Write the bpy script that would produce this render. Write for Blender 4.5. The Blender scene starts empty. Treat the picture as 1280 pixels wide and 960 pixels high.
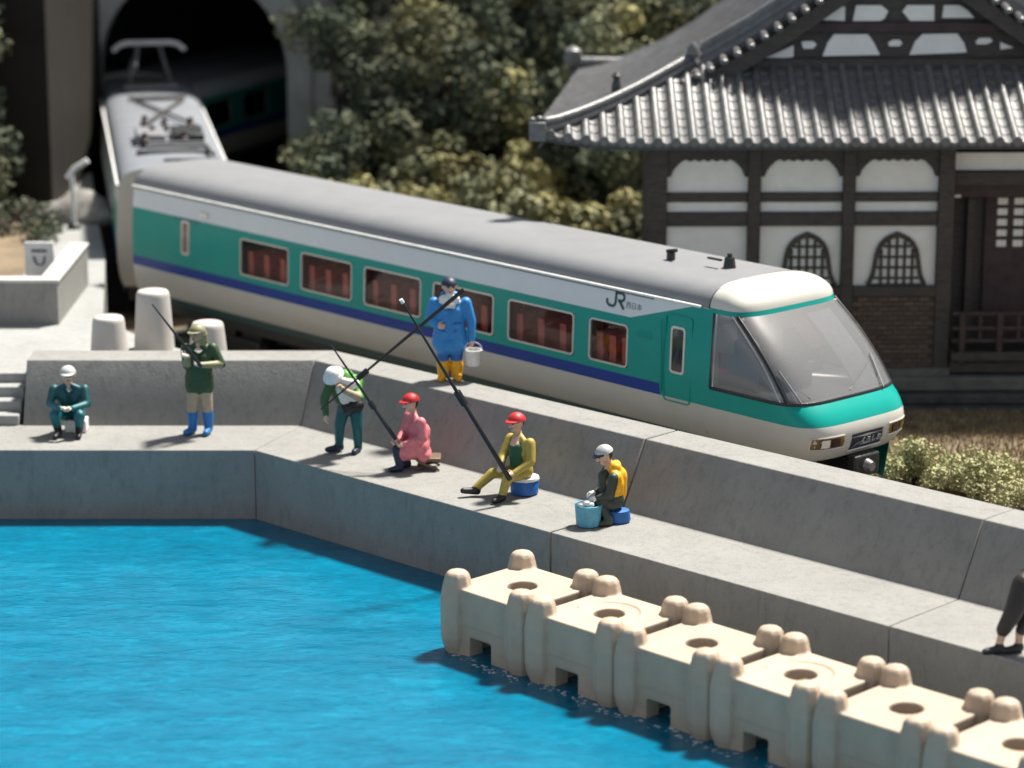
import bpy, bmesh, math, random
import numpy as np
from mathutils import Vector, Matrix, noise as mnoise
R = math.radians
random.seed(7)
SC = bpy.context.scene
COL = SC.collection

# ------------------------------------------------------------------ camera, sky, sun, exposure
cam_d = bpy.data.cameras.new('camera')
cam = bpy.data.objects.new('camera', cam_d); COL.objects.link(cam)
cam_d.sensor_width = 36.0
cam_d.lens = 3390 / 1280 * 36
cam_d.clip_start = 0.5
cam_d.clip_end = 2000
cam.location = (0, 0, 12.0)
cam.rotation_euler = (R(90 - 13.8), 0, 0)
cam_d.dof.use_dof = True
cam_d.dof.focus_distance = 37.6
cam_d.dof.aperture_fstop = 0.39
SC.camera = cam

SUN_EL, SUN_AZ = 61.0, (0.74, 0.67)          # direction towards the sun on the ground
world = bpy.data.worlds.new('World'); SC.world = world
world.use_nodes = True
wn = world.node_tree.nodes; wl = world.node_tree.links
bg = wn['Background']
sky = wn.new('ShaderNodeTexSky'); sky.sky_type = 'NISHITA'; sky.sun_disc = False
sky.sun_elevation = R(SUN_EL)
sky.sun_rotation = math.atan2(SUN_AZ[0], SUN_AZ[1])
sky.air_density = 0.6; sky.dust_density = 0.6; sky.ozone_density = 1.0
shs = wn.new('ShaderNodeHueSaturation'); shs.inputs['Saturation'].default_value = 0.35
wl.new(sky.outputs[0], shs.inputs['Color']); wl.new(shs.outputs[0], bg.inputs[0]); bg.inputs[1].default_value = 0.085
sun_d = bpy.data.lights.new('sun', 'SUN'); sun_d.energy = 5.0; sun_d.angle = R(6.0); sun_d.color = (1.0, 0.95, 0.87)
sun = bpy.data.objects.new('sun', sun_d); COL.objects.link(sun)
ce = math.cos(R(SUN_EL)); nn = math.hypot(*SUN_AZ)
sdir = Vector((SUN_AZ[0] / nn * ce, SUN_AZ[1] / nn * ce, math.sin(R(SUN_EL))))
sun.rotation_euler = sdir.to_track_quat('Z', 'Y').to_euler()
sun.location = (20, 20, 40)
SC.view_settings.view_transform = 'Standard'
SC.view_settings.look = 'None'
SC.view_settings.exposure = 1.04
SC.view_settings.gamma = 1.0
SC.cycles.max_bounces = 8
SC.cycles.transparent_max_bounces = 12
SC.cycles.use_denoising = True

# ------------------------------------------------------------------ materials
MATS = {}
def mat(name, col, rough=0.6, var=0.12, vscale=3.0, bump=0.0, bscale=20.0, metal=0.0, spec=0.5, col2=None, objrand=0.0, detail=4.0, stretch=None, coat=0.0):
    m = bpy.data.materials.new(name); m.use_nodes = True
    n = m.node_tree.nodes; l = m.node_tree.links
    b = n['Principled BSDF']
    b.inputs['Roughness'].default_value = rough
    b.inputs['Metallic'].default_value = metal
    b.inputs['Specular IOR Level'].default_value = spec
    b.inputs['Coat Weight'].default_value = coat
    tc = n.new('ShaderNodeTexCoord')
    vec = tc.outputs['Object']
    if stretch:
        mp = n.new('ShaderNodeMapping'); mp.inputs['Scale'].default_value = stretch
        l.new(vec, mp.inputs[0]); vec = mp.outputs[0]
    c1 = (*col, 1); c2 = (*(col2 or [c * (1 - 2 * var) for c in col]), 1)
    nz = n.new('ShaderNodeTexNoise'); nz.inputs['Scale'].default_value = vscale; nz.inputs['Detail'].default_value = detail
    nz.inputs['Roughness'].default_value = 0.65
    l.new(vec, nz.inputs['Vector'])
    rp = n.new('ShaderNodeValToRGB'); rp.color_ramp.elements[0].position = 0.33; rp.color_ramp.elements[1].position = 0.67
    rp.color_ramp.elements[0].color = c2; rp.color_ramp.elements[1].color = c1
    l.new(nz.outputs[0], rp.inputs[0])
    out = rp.outputs[0]
    if objrand:
        oi = n.new('ShaderNodeObjectInfo'); hs = n.new('ShaderNodeHueSaturation')
        mr = n.new('ShaderNodeMapRange'); mr.inputs[3].default_value = 1 - objrand; mr.inputs[4].default_value = 1 + objrand
        l.new(oi.outputs['Random'], mr.inputs[0]); l.new(mr.outputs[0], hs.inputs['Value'])
        l.new(out, hs.inputs['Color']); out = hs.outputs[0]
    l.new(out, b.inputs['Base Color'])
    if bump:
        bz = n.new('ShaderNodeTexNoise'); bz.inputs['Scale'].default_value = bscale; bz.inputs['Detail'].default_value = 5
        bz.inputs['Roughness'].default_value = 0.7
        l.new(vec, bz.inputs['Vector'])
        bp = n.new('ShaderNodeBump'); bp.inputs['Strength'].default_value = bump; bp.inputs['Distance'].default_value = 0.03
        l.new(bz.outputs[0], bp.inputs['Height']); l.new(bp.outputs[0], b.inputs['Normal'])
    MATS[name] = m
    return m

def glass(name, tint, ior=1.5, rough=0.03, haze=0.0, hazecol=(0.8, 0.8, 0.8), rough2=0.0):
    m = bpy.data.materials.new(name); m.use_nodes = True
    n = m.node_tree.nodes; l = m.node_tree.links
    n.remove(n['Principled BSDF'])
    tr = n.new('ShaderNodeBsdfTransparent'); tr.inputs[0].default_value = (*tint, 1)
    base = tr.outputs[0]
    if haze:
        df = n.new('ShaderNodeBsdfDiffuse'); df.inputs[0].default_value = (*hazecol, 1)
        mh = n.new('ShaderNodeMixShader'); mh.inputs[0].default_value = haze
        l.new(base, mh.inputs[1]); l.new(df.outputs[0], mh.inputs[2]); base = mh.outputs[0]
    gl = n.new('ShaderNodeBsdfGlossy'); gl.inputs['Roughness'].default_value = rough
    gout = gl.outputs[0]
    if rough2:
        g2 = n.new('ShaderNodeBsdfGlossy'); g2.inputs['Roughness'].default_value = rough2
        mg = n.new('ShaderNodeMixShader'); mg.inputs[0].default_value = 0.55
        l.new(gout, mg.inputs[1]); l.new(g2.outputs[0], mg.inputs[2]); gout = mg.outputs[0]
    fr = n.new('ShaderNodeFresnel'); fr.inputs[0].default_value = ior
    mx = n.new('ShaderNodeMixShader')
    l.new(fr.outputs[0], mx.inputs[0]); l.new(base, mx.inputs[1]); l.new(gout, mx.inputs[2])
    l.new(mx.outputs[0], n['Material Output'].inputs[0])
    MATS[name] = m
    return m

def concrete(name, col, stain=0.3, bumps=0.5):
    m = bpy.data.materials.new(name); m.use_nodes = True
    n = m.node_tree.nodes; l = m.node_tree.links; b = n['Principled BSDF']
    b.inputs['Roughness'].default_value = 0.85; b.inputs['Specular IOR Level'].default_value = 0.25
    tc = n.new('ShaderNodeTexCoord')
    a = n.new('ShaderNodeTexNoise'); a.inputs['Scale'].default_value = 0.9; a.inputs['Detail'].default_value = 6; a.inputs['Roughness'].default_value = 0.7
    f = n.new('ShaderNodeTexNoise'); f.inputs['Scale'].default_value = 28; f.inputs['Detail'].default_value = 4
    mp = n.new('ShaderNodeMapping'); mp.inputs['Scale'].default_value = (3.2, 3.2, 1.1); mp.inputs['Rotation'].default_value = (0.2, 0.5, 0.4)
    s = n.new('ShaderNodeTexNoise'); s.inputs['Scale'].default_value = 2.5; s.inputs['Detail'].default_value = 7; s.inputs['Roughness'].default_value = 0.75
    for t in (a, f): l.new(tc.outputs['Object'], t.inputs['Vector'])
    l.new(tc.outputs['Object'], mp.inputs[0]); l.new(mp.outputs[0], s.inputs['Vector'])
    r1 = n.new('ShaderNodeValToRGB'); e = r1.color_ramp.elements
    e[0].position = 0.3; e[1].position = 0.7
    e[0].color = (*[c * (1 - stain) for c in col], 1); e[1].color = (*col, 1)
    r2 = n.new('ShaderNodeValToRGB'); e = r2.color_ramp.elements
    e[0].position = 0.3; e[1].position = 0.55
    e[0].color = (0.9, 0.9, 0.9, 1); e[1].color = (1, 1, 1, 1)
    r3 = n.new('ShaderNodeValToRGB'); e = r3.color_ramp.elements
    e[0].position = 0.32; e[1].position = 0.5
    e[0].color = (0.80, 0.80, 0.80, 1); e[1].color = (1, 1, 1, 1)
    l.new(a.outputs[0], r1.inputs[0]); l.new(f.outputs[0], r2.inputs[0]); l.new(s.outputs[0], r3.inputs[0])
    m1 = n.new('ShaderNodeMixRGB'); m1.blend_type = 'MULTIPLY'; m1.inputs[0].default_value = 0.7
    m2 = n.new('ShaderNodeMixRGB'); m2.blend_type = 'MULTIPLY'; m2.inputs[0].default_value = 1.0
    l.new(r1.outputs[0], m1.inputs[1]); l.new(r2.outputs[0], m1.inputs[2])
    l.new(m1.outputs[0], m2.inputs[1]); l.new(r3.outputs[0], m2.inputs[2])
    l.new(m2.outputs[0], b.inputs['Base Color'])
    bp = n.new('ShaderNodeBump'); bp.inputs['Strength'].default_value = bumps; bp.inputs['Distance'].default_value = 0.02
    bp2 = n.new('ShaderNodeBump'); bp2.inputs['Strength'].default_value = bumps * 0.8; bp2.inputs['Distance'].default_value = 0.05
    l.new(f.outputs[0], bp.inputs['Height']); l.new(s.outputs[0], bp2.inputs['Height'])
    l.new(bp.outputs[0], bp2.inputs['Normal']); l.new(bp2.outputs[0], b.inputs['Normal'])
    MATS[name] = m
    return m

concrete('quay_concrete', (0.272, 0.268, 0.252), 0.2, 0.35)
concrete('plaza_concrete', (0.33, 0.335, 0.325), 0.2, 0.3)
concrete('pale_concrete', (0.48, 0.47, 0.45), 0.12, 0.2)
concrete('portal_concrete', (0.42, 0.425, 0.40), 0.35)
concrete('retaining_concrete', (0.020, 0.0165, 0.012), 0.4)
mat('beige_plastic', (0.48, 0.385, 0.29), 0.6, 0.09, 2.2, 0.22, 26, spec=0.35, detail=8, objrand=0.05)
mat('white_plastic', (0.47, 0.445, 0.41), 0.55, 0.05, 3, 0.1, 30)
mat('teal_paint', (0.0, 0.285, 0.24), 0.3, 0.04, 2, spec=0.3)
mat('blue_paint', (0.005, 0.04, 0.26), 0.35, 0.05, 2, spec=0.3)
mat('ivory_paint', (0.53, 0.515, 0.455), 0.32, 0.04, 1.5, 0.05, 60)
mat('white_paint', (0.66, 0.70, 0.72), 0.3, 0.03, 1.5)
mat('cream_paint', (0.53, 0.515, 0.455), 0.3, 0.03, 2)
mat('grey_roof', (0.20, 0.205, 0.212), 0.5, 0.05, 2, 0.06, 40)
mat('pale_roof', (0.20, 0.215, 0.24), 0.5, 0.07, 2)
mat('silver_trim', (0.62, 0.60, 0.55), 0.3, 0.05, 5, metal=0.4)
mat('black_rubber', (0.012, 0.013, 0.015), 0.4, 0.1, 5)
mat('dark_glass', (0.03, 0.026, 0.026), 0.08, 0.1, 5)
mat('brown_glass', (0.26, 0.17, 0.14), 0.12, 0.1, 5)
mat('dark_metal', (0.02, 0.022, 0.022), 0.45, 0.2, 6)
mat('grey_metal', (0.25, 0.25, 0.25), 0.4, 0.15, 6, metal=0.5)
mat('red_seat', (0.80, 0.20, 0.16), 0.7, 0.2, 5)
mat('interior_brown', (0.42, 0.24, 0.21), 0.7, 0.15, 3)
mat('interior_pale', (0.84, 0.80, 0.76), 0.6, 0.05, 3)
mat('cab_navy', (0.02, 0.035, 0.08), 0.5, 0.1, 3)
mat('lamp_gold', (0.30, 0.20, 0.08), 0.3, 0.15, 8, metal=0.7)
mat('lamp_red', (0.06, 0.015, 0.01), 0.25, 0.1, 8)
mat('lamp_white', (0.8, 0.76, 0.66), 0.15, 0.03, 8)
mat('logo_green', (0.01, 0.05, 0.045), 0.4, 0.05, 5)
mat('logo_grey', (0.22, 0.22, 0.25), 0.4, 0.05, 5)
mat('plate_navy', (0.015, 0.018, 0.05), 0.3, 0.1, 10)
mat('plate_text', (0.55, 0.6, 0.6), 0.4, 0.05, 5)
mat('roof_tile', (0.13, 0.13, 0.13), 0.33, 0.2, 6, 0.25, 35, spec=0.6, objrand=0.12)
mat('roof_dark', (0.05, 0.05, 0.05), 0.5, 0.2, 6, 0.2, 30)
mat('timber_dark', (0.066, 0.055, 0.050), 0.65, 0.25, 5, 0.3, 25, stretch=(1, 1, 4))
mat('timber_plum', (0.055, 0.032, 0.034), 0.65, 0.25, 5, 0.3, 25)
mat('plaster', (0.84, 0.82, 0.79), 0.8, 0.05, 3, 0.15, 40)
mat('brick_brown', (0.105, 0.072, 0.056), 0.75, 0.15, 8, 0.3, 40, objrand=0.25)
mat('mortar', (0.07, 0.055, 0.048), 0.85, 0.15, 8)
mat('stone_dark', (0.075, 0.073, 0.068), 0.8, 0.3, 4, 0.4, 20)
mat('stone_grey', (0.15, 0.145, 0.135), 0.8, 0.2, 4, 0.4, 20)
mat('soil', (0.24, 0.18, 0.11), 0.95, 0.3, 1.2, 0.8, 12, col2=(0.13, 0.10, 0.065))
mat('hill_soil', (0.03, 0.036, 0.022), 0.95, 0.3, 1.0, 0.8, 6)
mat('ballast', (0.05, 0.048, 0.045), 0.95, 0.4, 10, 1.0, 25)
mat('straw', (0.38, 0.29, 0.16), 0.9, 0.35, 3)
mat('leaf_dark', (0.112, 0.128, 0.083), 0.85, 0.3, 1.3, col2=(0.058, 0.074, 0.054), objrand=0.35, spec=0.15)
mat('leaf_mid', (0.225, 0.222, 0.128), 0.85, 0.3, 1.3, col2=(0.085, 0.10, 0.06), objrand=0.3, spec=0.15)
mat('leaf_olive', (0.34, 0.305, 0.135), 0.85, 0.3, 1.5, col2=(0.16, 0.16, 0.08), objrand=0.3, spec=0.15)
mat('leaf_shrub', (0.50, 0.47, 0.27), 0.9, 0.25, 3, col2=(0.30, 0.30, 0.15), spec=0.15)
mat('bark', (0.05, 0.036, 0.025), 0.9, 0.3, 6)
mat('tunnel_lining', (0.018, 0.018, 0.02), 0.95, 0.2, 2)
mat('rod_black', (0.01, 0.01, 0.011), 0.35, 0.1, 6)
mat('rock', (0.30, 0.29, 0.27), 0.9, 0.3, 2, 0.6, 8)
mat('foam', (0.5, 0.55, 0.55), 0.6, 0.1, 8)
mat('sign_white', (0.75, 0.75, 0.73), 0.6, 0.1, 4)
mat('sign_mark', (0.10, 0.12, 0.12), 0.6, 0.1, 4)
glass('window_glass', (0.90, 0.86, 0.85), 1.45)
glass('windshield_glass', (0.93, 0.93, 0.93), 1.75, 0.04, 0.13, (0.96, 0.95, 0.93), 0.26)  # white diffuse share mixed in to imitate bright reflections on the cab glass
# figure paints
def paint(n, c, r=0.5): return mat('paint_' + n, c, r, 0.12, 14, 0.1, 40)
for n_, c_ in dict(skin=(0.66, 0.42, 0.30), pale=(0.66, 0.55, 0.47), teal=(0.0, 0.125, 0.15), tealdark=(0.0, 0.075, 0.085), black=(0.012, 0.012, 0.014), cap=(0.52, 0.54, 0.50),
                   khakihat=(0.25, 0.235, 0.13), green=(0.022, 0.062, 0.02), tan=(0.40, 0.32, 0.22), blueboot=(0.015, 0.17, 0.48), white=(0.78, 0.77, 0.74), lime=(0.09, 0.32, 0.04), dgreen=(0.03, 0.10, 0.03),
                   tealpants=(0.0, 0.10, 0.115), navy=(0.012, 0.02, 0.055), coat=(0.025, 0.235, 0.58), pants=(0.015, 0.12, 0.40), yellow=(0.85, 0.42, 0.01), grey=(0.45, 0.45, 0.43), red=(0.55, 0.02, 0.02),
                   pink=(0.68, 0.19, 0.22), brown=(0.14, 0.09, 0.055), mustard=(0.42, 0.32, 0.06), vest=(0.012, 0.085, 0.035), cooler=(0.01, 0.12, 0.40), sky=(0.10, 0.36, 0.50), charcoal=(0.035, 0.045, 0.03), eye=(0.03, 0.02, 0.015), hair=(0.028, 0.02, 0.016), lip=(0.33, 0.12, 0.09)).items():
    paint(n_, c_)

def water_mat():
    m = bpy.data.materials.new('water'); m.use_nodes = True
    n = m.node_tree.nodes; l = m.node_tree.links; b = n['Principled BSDF']
    b.inputs['Roughness'].default_value = 0.10; b.inputs['IOR'].default_value = 1.45
    tc = n.new('ShaderNodeTexCoord')
    mp = n.new('ShaderNodeMapping'); mp.inputs['Scale'].default_value = (0.8, 1.5, 1); mp.inputs['Rotation'].default_value = (0, 0, 0.15)
    l.new(tc.outputs['Object'], mp.inputs[0])
    a = n.new('ShaderNodeTexNoise'); a.inputs['Scale'].default_value = 0.7; a.inputs['Detail'].default_value = 8; a.inputs['Roughness'].default_value = 0.7; a.inputs['Distortion'].default_value = 0.6
    f = n.new('ShaderNodeTexNoise'); f.inputs['Scale'].default_value = 4.5; f.inputs['Detail'].default_value = 6; f.inputs['Roughness'].default_value = 0.65; f.inputs['Distortion'].default_value = 1.0
    g = n.new('ShaderNodeTexNoise'); g.inputs['Scale'].default_value = 1.4; g.inputs['Detail'].default_value = 5
    for t in (a, f, g): l.new(mp.outputs[0], t.inputs['Vector'])
    mx = n.new('ShaderNodeMath'); mx.operation = 'MULTIPLY_ADD'; mx.inputs[1].default_value = 0.45
    l.new(f.outputs[0], mx.inputs[0])
    ml = n.new('ShaderNodeMath'); ml.operation = 'MULTIPLY'; ml.inputs[1].default_value = 0.55
    l.new(a.outputs[0], ml.inputs[0]); l.new(ml.outputs[0], mx.inputs[2])
    rp = n.new('ShaderNodeValToRGB'); e = rp.color_ramp.elements
    e[0].position = 0.36; e[0].color = (0.0, 0.095, 0.175, 1)
    e[1].position = 0.66; e[1].color = (0.001, 0.20, 0.32, 1)
    x = e.new(0.52); x.color = (0.0, 0.138, 0.235, 1)
    l.new(mx.outputs[0], rp.inputs[0]); l.new(rp.outputs[0], b.inputs['Base Color'])
    b1 = n.new('ShaderNodeBump'); b1.inputs['Strength'].default_value = 0.14; b1.inputs['Distance'].default_value = 0.12
    b2 = n.new('ShaderNodeBump'); b2.inputs['Strength'].default_value = 0.22; b2.inputs['Distance'].default_value = 0.3
    l.new(f.outputs[0], b1.inputs['Height']); l.new(g.outputs[0], b2.inputs['Height']); l.new(b1.outputs[0], b2.inputs['Normal'])
    l.new(b2.outputs[0], b.inputs['Normal'])
    MATS['water'] = m
water_mat()
M = lambda *names: [MATS[n] for n in names]

# ------------------------------------------------------------------ mesh helpers
class MB:
    def __init__(s): s.v = []; s.f = []; s.m = []
    def add(s, vs, fs, m=0):
        o = len(s.v); s.v += [tuple(v) for v in vs]
        for f in fs: s.f.append([i + o for i in f]); s.m.append(m)
        return s
    def box(s, lo, hi, m=0):
        x0, y0, z0 = lo; x1, y1, z1 = hi
        return s.add([(x0, y0, z0), (x1, y0, z0), (x1, y1, z0), (x0, y1, z0), (x0, y0, z1), (x1, y0, z1), (x1, y1, z1), (x0, y1, z1)],
                     [(0, 3, 2, 1), (4, 5, 6, 7), (0, 1, 5, 4), (1, 2, 6, 5), (2, 3, 7, 6), (3, 0, 4, 7)], m)
    def tube(s, pts, r, n=8, m=0, caps=True):
        pts = [Vector(p) for p in pts]; k = len(pts)
        rs = r if isinstance(r, (list, tuple)) else [r] * k
        base = len(s.v); prev = None
        for i, p in enumerate(pts):
            d = (pts[min(i + 1, k - 1)] - pts[max(i - 1, 0)]).normalized()
            if prev is None:
                a = Vector((0, 0, 1)) if abs(d.z) < 0.9 else Vector((1, 0, 0))
                x = d.cross(a).normalized()
            else:
                x = (prev - d * prev.dot(d)).normalized()
            prev = x; y = d.cross(x)
            for j in range(n):
                t = 2 * math.pi * j / n
                s.v.append(tuple(p + (x * math.cos(t) + y * math.sin(t)) * rs[i]))
        for i in range(k - 1):
            for j in range(n):
                a = base + i * n + j; b = base + i * n + (j + 1) % n
                s.f.append([a, b, b + n, a + n]); s.m.append(m)
        if caps:
            s.f.append([base + j for j in range(n)][::-1]); s.m.append(m)
            s.f.append([base + (k - 1) * n + j for j in range(n)]); s.m.append(m)
        return s
    def lathe(s, prof, n=16, c=(0, 0, 0), m=0, sx=1, sy=1):
        base = len(s.v); k = len(prof)
        for r, z in prof:
            for j in range(n):
                t = 2 * math.pi * j / n
                s.v.append((c[0] + r * sx * math.cos(t), c[1] + r * sy * math.sin(t), c[2] + z))
        for i in range(k - 1):
            for j in range(n):
                a = base + i * n + j; b = base + i * n + (j + 1) % n
                s.f.append([a, b, b + n, a + n]); s.m.append(m)
        s.f.append([base + j for j in range(n)][::-1]); s.m.append(m)
        s.f.append([base + (k - 1) * n + j for j in range(n)]); s.m.append(m)
        return s
    def grid(s, rows, m=0, closed=False, skip=None, mf=None):
        base = len(s.v); nr = len(rows); nc = len(rows[0])
        for r in rows: s.v += [tuple(p) for p in r]
        for i in range(nr - 1):
            for j in range(nc if closed else nc - 1):
                if skip and skip(i, j): continue
                a = base + i * nc + j; b = base + i * nc + (j + 1) % nc
                s.f.append([a, b, b + nc, a + nc]); s.m.append(mf(i, j) if mf else m)
        return s
    def prism(s, poly, fn, d0, d1, m=0):
        k = len(poly)
        vs = [fn(p, d0) for p in poly] + [fn(p, d1) for p in poly]
        fs = [list(range(k)), list(range(k, 2 * k))[::-1]] + [(i, k + i, k + (i + 1) % k, (i + 1) % k) for i in range(k)]
        return s.add(vs, fs, m)
    def ribbon(s, pts, w, fn, d0, d1, m=0):
        """flat stroke of width w along 2-d points"""
        P = [Vector((p[0], p[1])) for p in pts]; L = []; Rr = []
        for i, p in enumerate(P):
            a = P[max(i - 1, 0)]; b = P[min(i + 1, len(P) - 1)]
            d = (b - a).normalized(); nrm = Vector((-d.y, d.x)) * w / 2
            L.append(p + nrm); Rr.append(p - nrm)
        for i in range(len(P) - 1):
            s.prism([Rr[i], Rr[i + 1], L[i + 1], L[i]], fn, d0, d1, m)
        return s
    def mesh(s, name, mats, smooth=40):
        me = bpy.data.meshes.new(name); me.from_pydata(s.v, [], s.f)
        for x in mats: me.materials.append(x)
        me.polygons.foreach_set('material_index', s.m)
        bm = bmesh.new(); bm.from_mesh(me); bmesh.ops.recalc_face_normals(bm, faces=bm.faces); bm.to_mesh(me); bm.free()
        if smooth:
            me.polygons.foreach_set('use_smooth', [True] * len(me.polygons))
            me.set_sharp_from_angle(angle=R(smooth))
        me.update()
        return me
    def build(s, name, mats, parent=None, loc=(0, 0, 0), rz=0, smooth=40, bevel=0, seg=2):
        return link(name, s.mesh(name, mats, smooth), parent, loc, rz, bevel, seg)

def link(name, me, parent=None, loc=(0, 0, 0), rz=0, bevel=0, seg=2):
    o = bpy.data.objects.new(name, me); COL.objects.link(o)
    o.location = loc; o.rotation_euler = (0, 0, rz)
    if parent: o.parent = parent
    if bevel:
        b = o.modifiers.new('bevel', 'BEVEL'); b.width = bevel; b.segments = seg; b.limit_method = 'ANGLE'; b.angle_limit = R(35)
    return o
def tag(o, label=None, cat=None, group=None, kind=None):
    if label: o['label'] = label
    if cat: o['category'] = cat
    if group: o['group'] = group
    if kind: o['kind'] = kind
    return o
def empty(name, loc, label, cat, group=None, rz=0):
    o = bpy.data.objects.new(name, None); COL.objects.link(o)
    o.location = loc; o.rotation_euler = (0, 0, rz); o.empty_display_size = 0.2
    return tag(o, label, cat, group)
def copy_tree(o, parent=None):
    c = o.copy(); COL.objects.link(c)
    if parent: c.parent = parent
    for ch in list(o.children): copy_tree(ch, c)
    return c
def evaluated(o, name):
    dg = bpy.context.evaluated_depsgraph_get(); dg.update()
    return bpy.data.meshes.new_from_object(o.evaluated_get(dg), depsgraph=dg)

# ------------------------------------------------------------------ setting: water, ground, plaza, hill
C0 = Vector((-3.95, 40.13)); D2 = Vector((0.720, -0.694)); N1 = Vector((0, 1)); N2 = Vector((0.694, 0.720))
MIT = (N1 + N2) / (1 + N1.dot(N2))
def quay_pt(u, d):                     # u metres along the right-hand run from the corner, d metres inland
    p = C0 + D2 * u + N2 * d
    return p
w = MB().add([(-70, -60, 0), (70, -60, 0), (70, 60, 0), (-70, 60, 0)], [(0, 1, 2, 3)])
tag(w.build('water', M('water')), kind='structure')
cb = C0 + MIT * 2.3
far = quay_pt(60, 2.3)
g = MB().add([(-120, cb.y, 0.4), (cb.x, cb.y, 0.4), (far.x, far.y, 0.4), (160, far.y, 0.4), (160, 200, 0.4), (-120, 200, 0.4)], [(0, 1, 2, 3, 4, 5)])
tag(g.build('ground', M('soil')), kind='structure')
pz = [(-40, 42.70), (-4.75, 42.70), (-4.95, 43.7), (-6.1, 44.7), (-7.2, 46.6), (-7.55, 49.2), (-8.0, 52.4), (-8.85, 57), (-9.75, 62.3), (-40, 62.3)]
p = MB().prism(pz, lambda q, d: (q[0], q[1], d), 0.3, 1.75)
tag(p.build('plaza', M('plaza_concrete'), bevel=0.02), kind='structure')
dirt = MB(); rows = []
for i in range(9):
    rows.append([(-16.6 + 0.74 * j + 0.12 * math.sin(i) - 0.10 * i, 48.0 + 1.6 * i, 1.765 + 0.22 * math.sin(math.pi * min(1, i / 8)) * (1 - (j / 11) ** 3)) for j in range(11)])
tag(dirt.grid(rows).build('dirt_mound', M('soil')), kind='structure')
# hill terrain behind the train
rows = []
for i in range(40):
    y = 55 + i * 1.0; row = []
    for j in range(60):
        x = -3.6 + j * 0.7
        h = 0.38 + max(0, (y - 56.5)) * 0.62
        h = min(h, 13) + 0.5 * mnoise.noise((x * 0.4, y * 0.4, 0)) * min(1, max(0, y - 56))
        row.append((x, y, h))
    rows.append(row)
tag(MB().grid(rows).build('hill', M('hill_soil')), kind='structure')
rows = []
for i in range(20):
    y = 67 + i * 1.2; row = []
    for j in range(60):
        x = -40 + j * 0.62
        row.append((x, y, 7.4 + (y - 67) * 0.6 + 0.5 * mnoise.noise((x * 0.4, y * 0.4, 3))))
    rows.append(row)
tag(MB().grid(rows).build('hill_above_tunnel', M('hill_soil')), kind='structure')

# ------------------------------------------------------------------ quay wall sections
BASE = [(0.0, -0.6), (0.0, 1.1), (1.62, 1.1), (1.62, -0.6)]
PARA = [(1.48, 0.6), (1.48, 1.104), (1.98, 2.05), (2.66, 2.05), (2.66, 0.2), (1.8, 0.2)]
def extrude_section(prof, fa, fb):
    m = MB(); k = len(prof)
    va = [(*fa(d), z) for d, z in prof]; vb = [(*fb(d), z) for d, z in prof]
    m.add(va + vb, [tuple(range(k))[::-1], tuple(range(k, 2 * k))] + [(i, (i + 1) % k, k + (i + 1) % k, k + i) for i in range(k)])
    return m
def mitre(d): q = C0 + MIT * d; return (q.x, q.y)
def mitre_r(d): q = C0 + MIT * d + D2 * 0.012; return (q.x, q.y)
def at_u(u): return lambda d: tuple(quay_pt(u, d))
def quay(label, fa, fb, fpa=None):
    o = empty('quay_wall', (*fa(0.8), 0.0), label, 'sea wall', 'concrete sea wall sections')
    base = extrude_section(BASE, fa, fb); par = extrude_section(PARA, fpa or fa, fb)
    for m, nm in ((base, 'base_block'), (par, 'parapet')):
        m.v = [(x - o.location.x, y - o.location.y, z) for x, y, z in m.v]
        m.build(nm, M('quay_concrete'), o, bevel=0.014, smooth=30)
    return o
quay('straight grey concrete sea wall section on the far left beneath the bollards', lambda d: (-16, C0.y + d), mitre, lambda d: (-7.78 + 0.02 * d, C0.y + d))
quay('angled concrete sea wall section with the man in the blue coat standing on top', mitre_r, at_u(6.2))
quay('concrete sea wall section behind the beige wave blocks, beside the train nose', at_u(6.235), at_u(11.95))
quay('nearest concrete sea wall section running out at the lower right', at_u(11.965), at_u(30))
st = empty('staircase', (-11.9, 41.6, 1.1), 'pale concrete steps at the left end of the sloping parapet', 'steps')
for k in range(4):
    MB().box((-4, 0.02 + 0.29 * k, -0.3), (4.08, 0.02 + 0.29 * (k + 1) - 0.012, 0.163 * (k + 1) - (0.006 if k == 3 else 0))).build('step', M('plaza_concrete'), st, bevel=0.02)

# bollards behind the parapet
def bollard(label, x, y, h, r):
    m = MB().lathe([(r * 1.22, 0), (r * 1.2, 0.05), (r * 1.0, h - 0.09), (r * 0.96, h - 0.04), (r * 0.88, h - 0.008), (r * 0.8, h)], 28)
    tag(m.build('bollard', M('white_plastic'), None, (x, y, 1.75), smooth=50), label, 'bollard', 'white tapered bollards behind the sea wall')
bollard('short white tapered bollard, leftmost of the three behind the wall', -6.62, 43.45, 0.72, 0.265)
bollard('tall white tapered bollard standing farther back between two shorter ones', -5.98, 44.2, 1.0, 0.28)
bollard('white tapered bollard directly behind the man with blue boots', -4.98, 43.3, 0.66, 0.27)

# low wall on the plaza
lw = empty('low_wall', (-8.9, 46.05, 1.75), 'low grey concrete wall with pale coping on the left plaza', 'wall')
MB().box((-8, 0, 0), (1.02, 0.3, 0.74)).box((0.72, 0.3, 0), (1.02, 3.4, 0.74)).build('wall', M('quay_concrete'), lw, smooth=30)
MB().box((-8, -0.03, 0.742), (1.05, 0.33, 0.80)).box((0.69, 0.33, 0.742), (1.05, 3.43, 0.80)).build('coping', M('pale_concrete'), lw, bevel=0.01)
sg = empty('sign_board', (-8.62, 48.6, 1.75), 'small white notice board with dark mark behind the low wall', 'sign')
MB().box((-0.27, -0.03, 0.3), (0.27, 0.03, 0.98)).build('board', M('sign_white'), sg, bevel=0.015)
MB().box((-0.07, 0.035, 0), (0.07, 0.11, 0.95)).build('post', M('sign_white'), sg)
fn = lambda q, d: (q[0], d, q[1])
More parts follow.
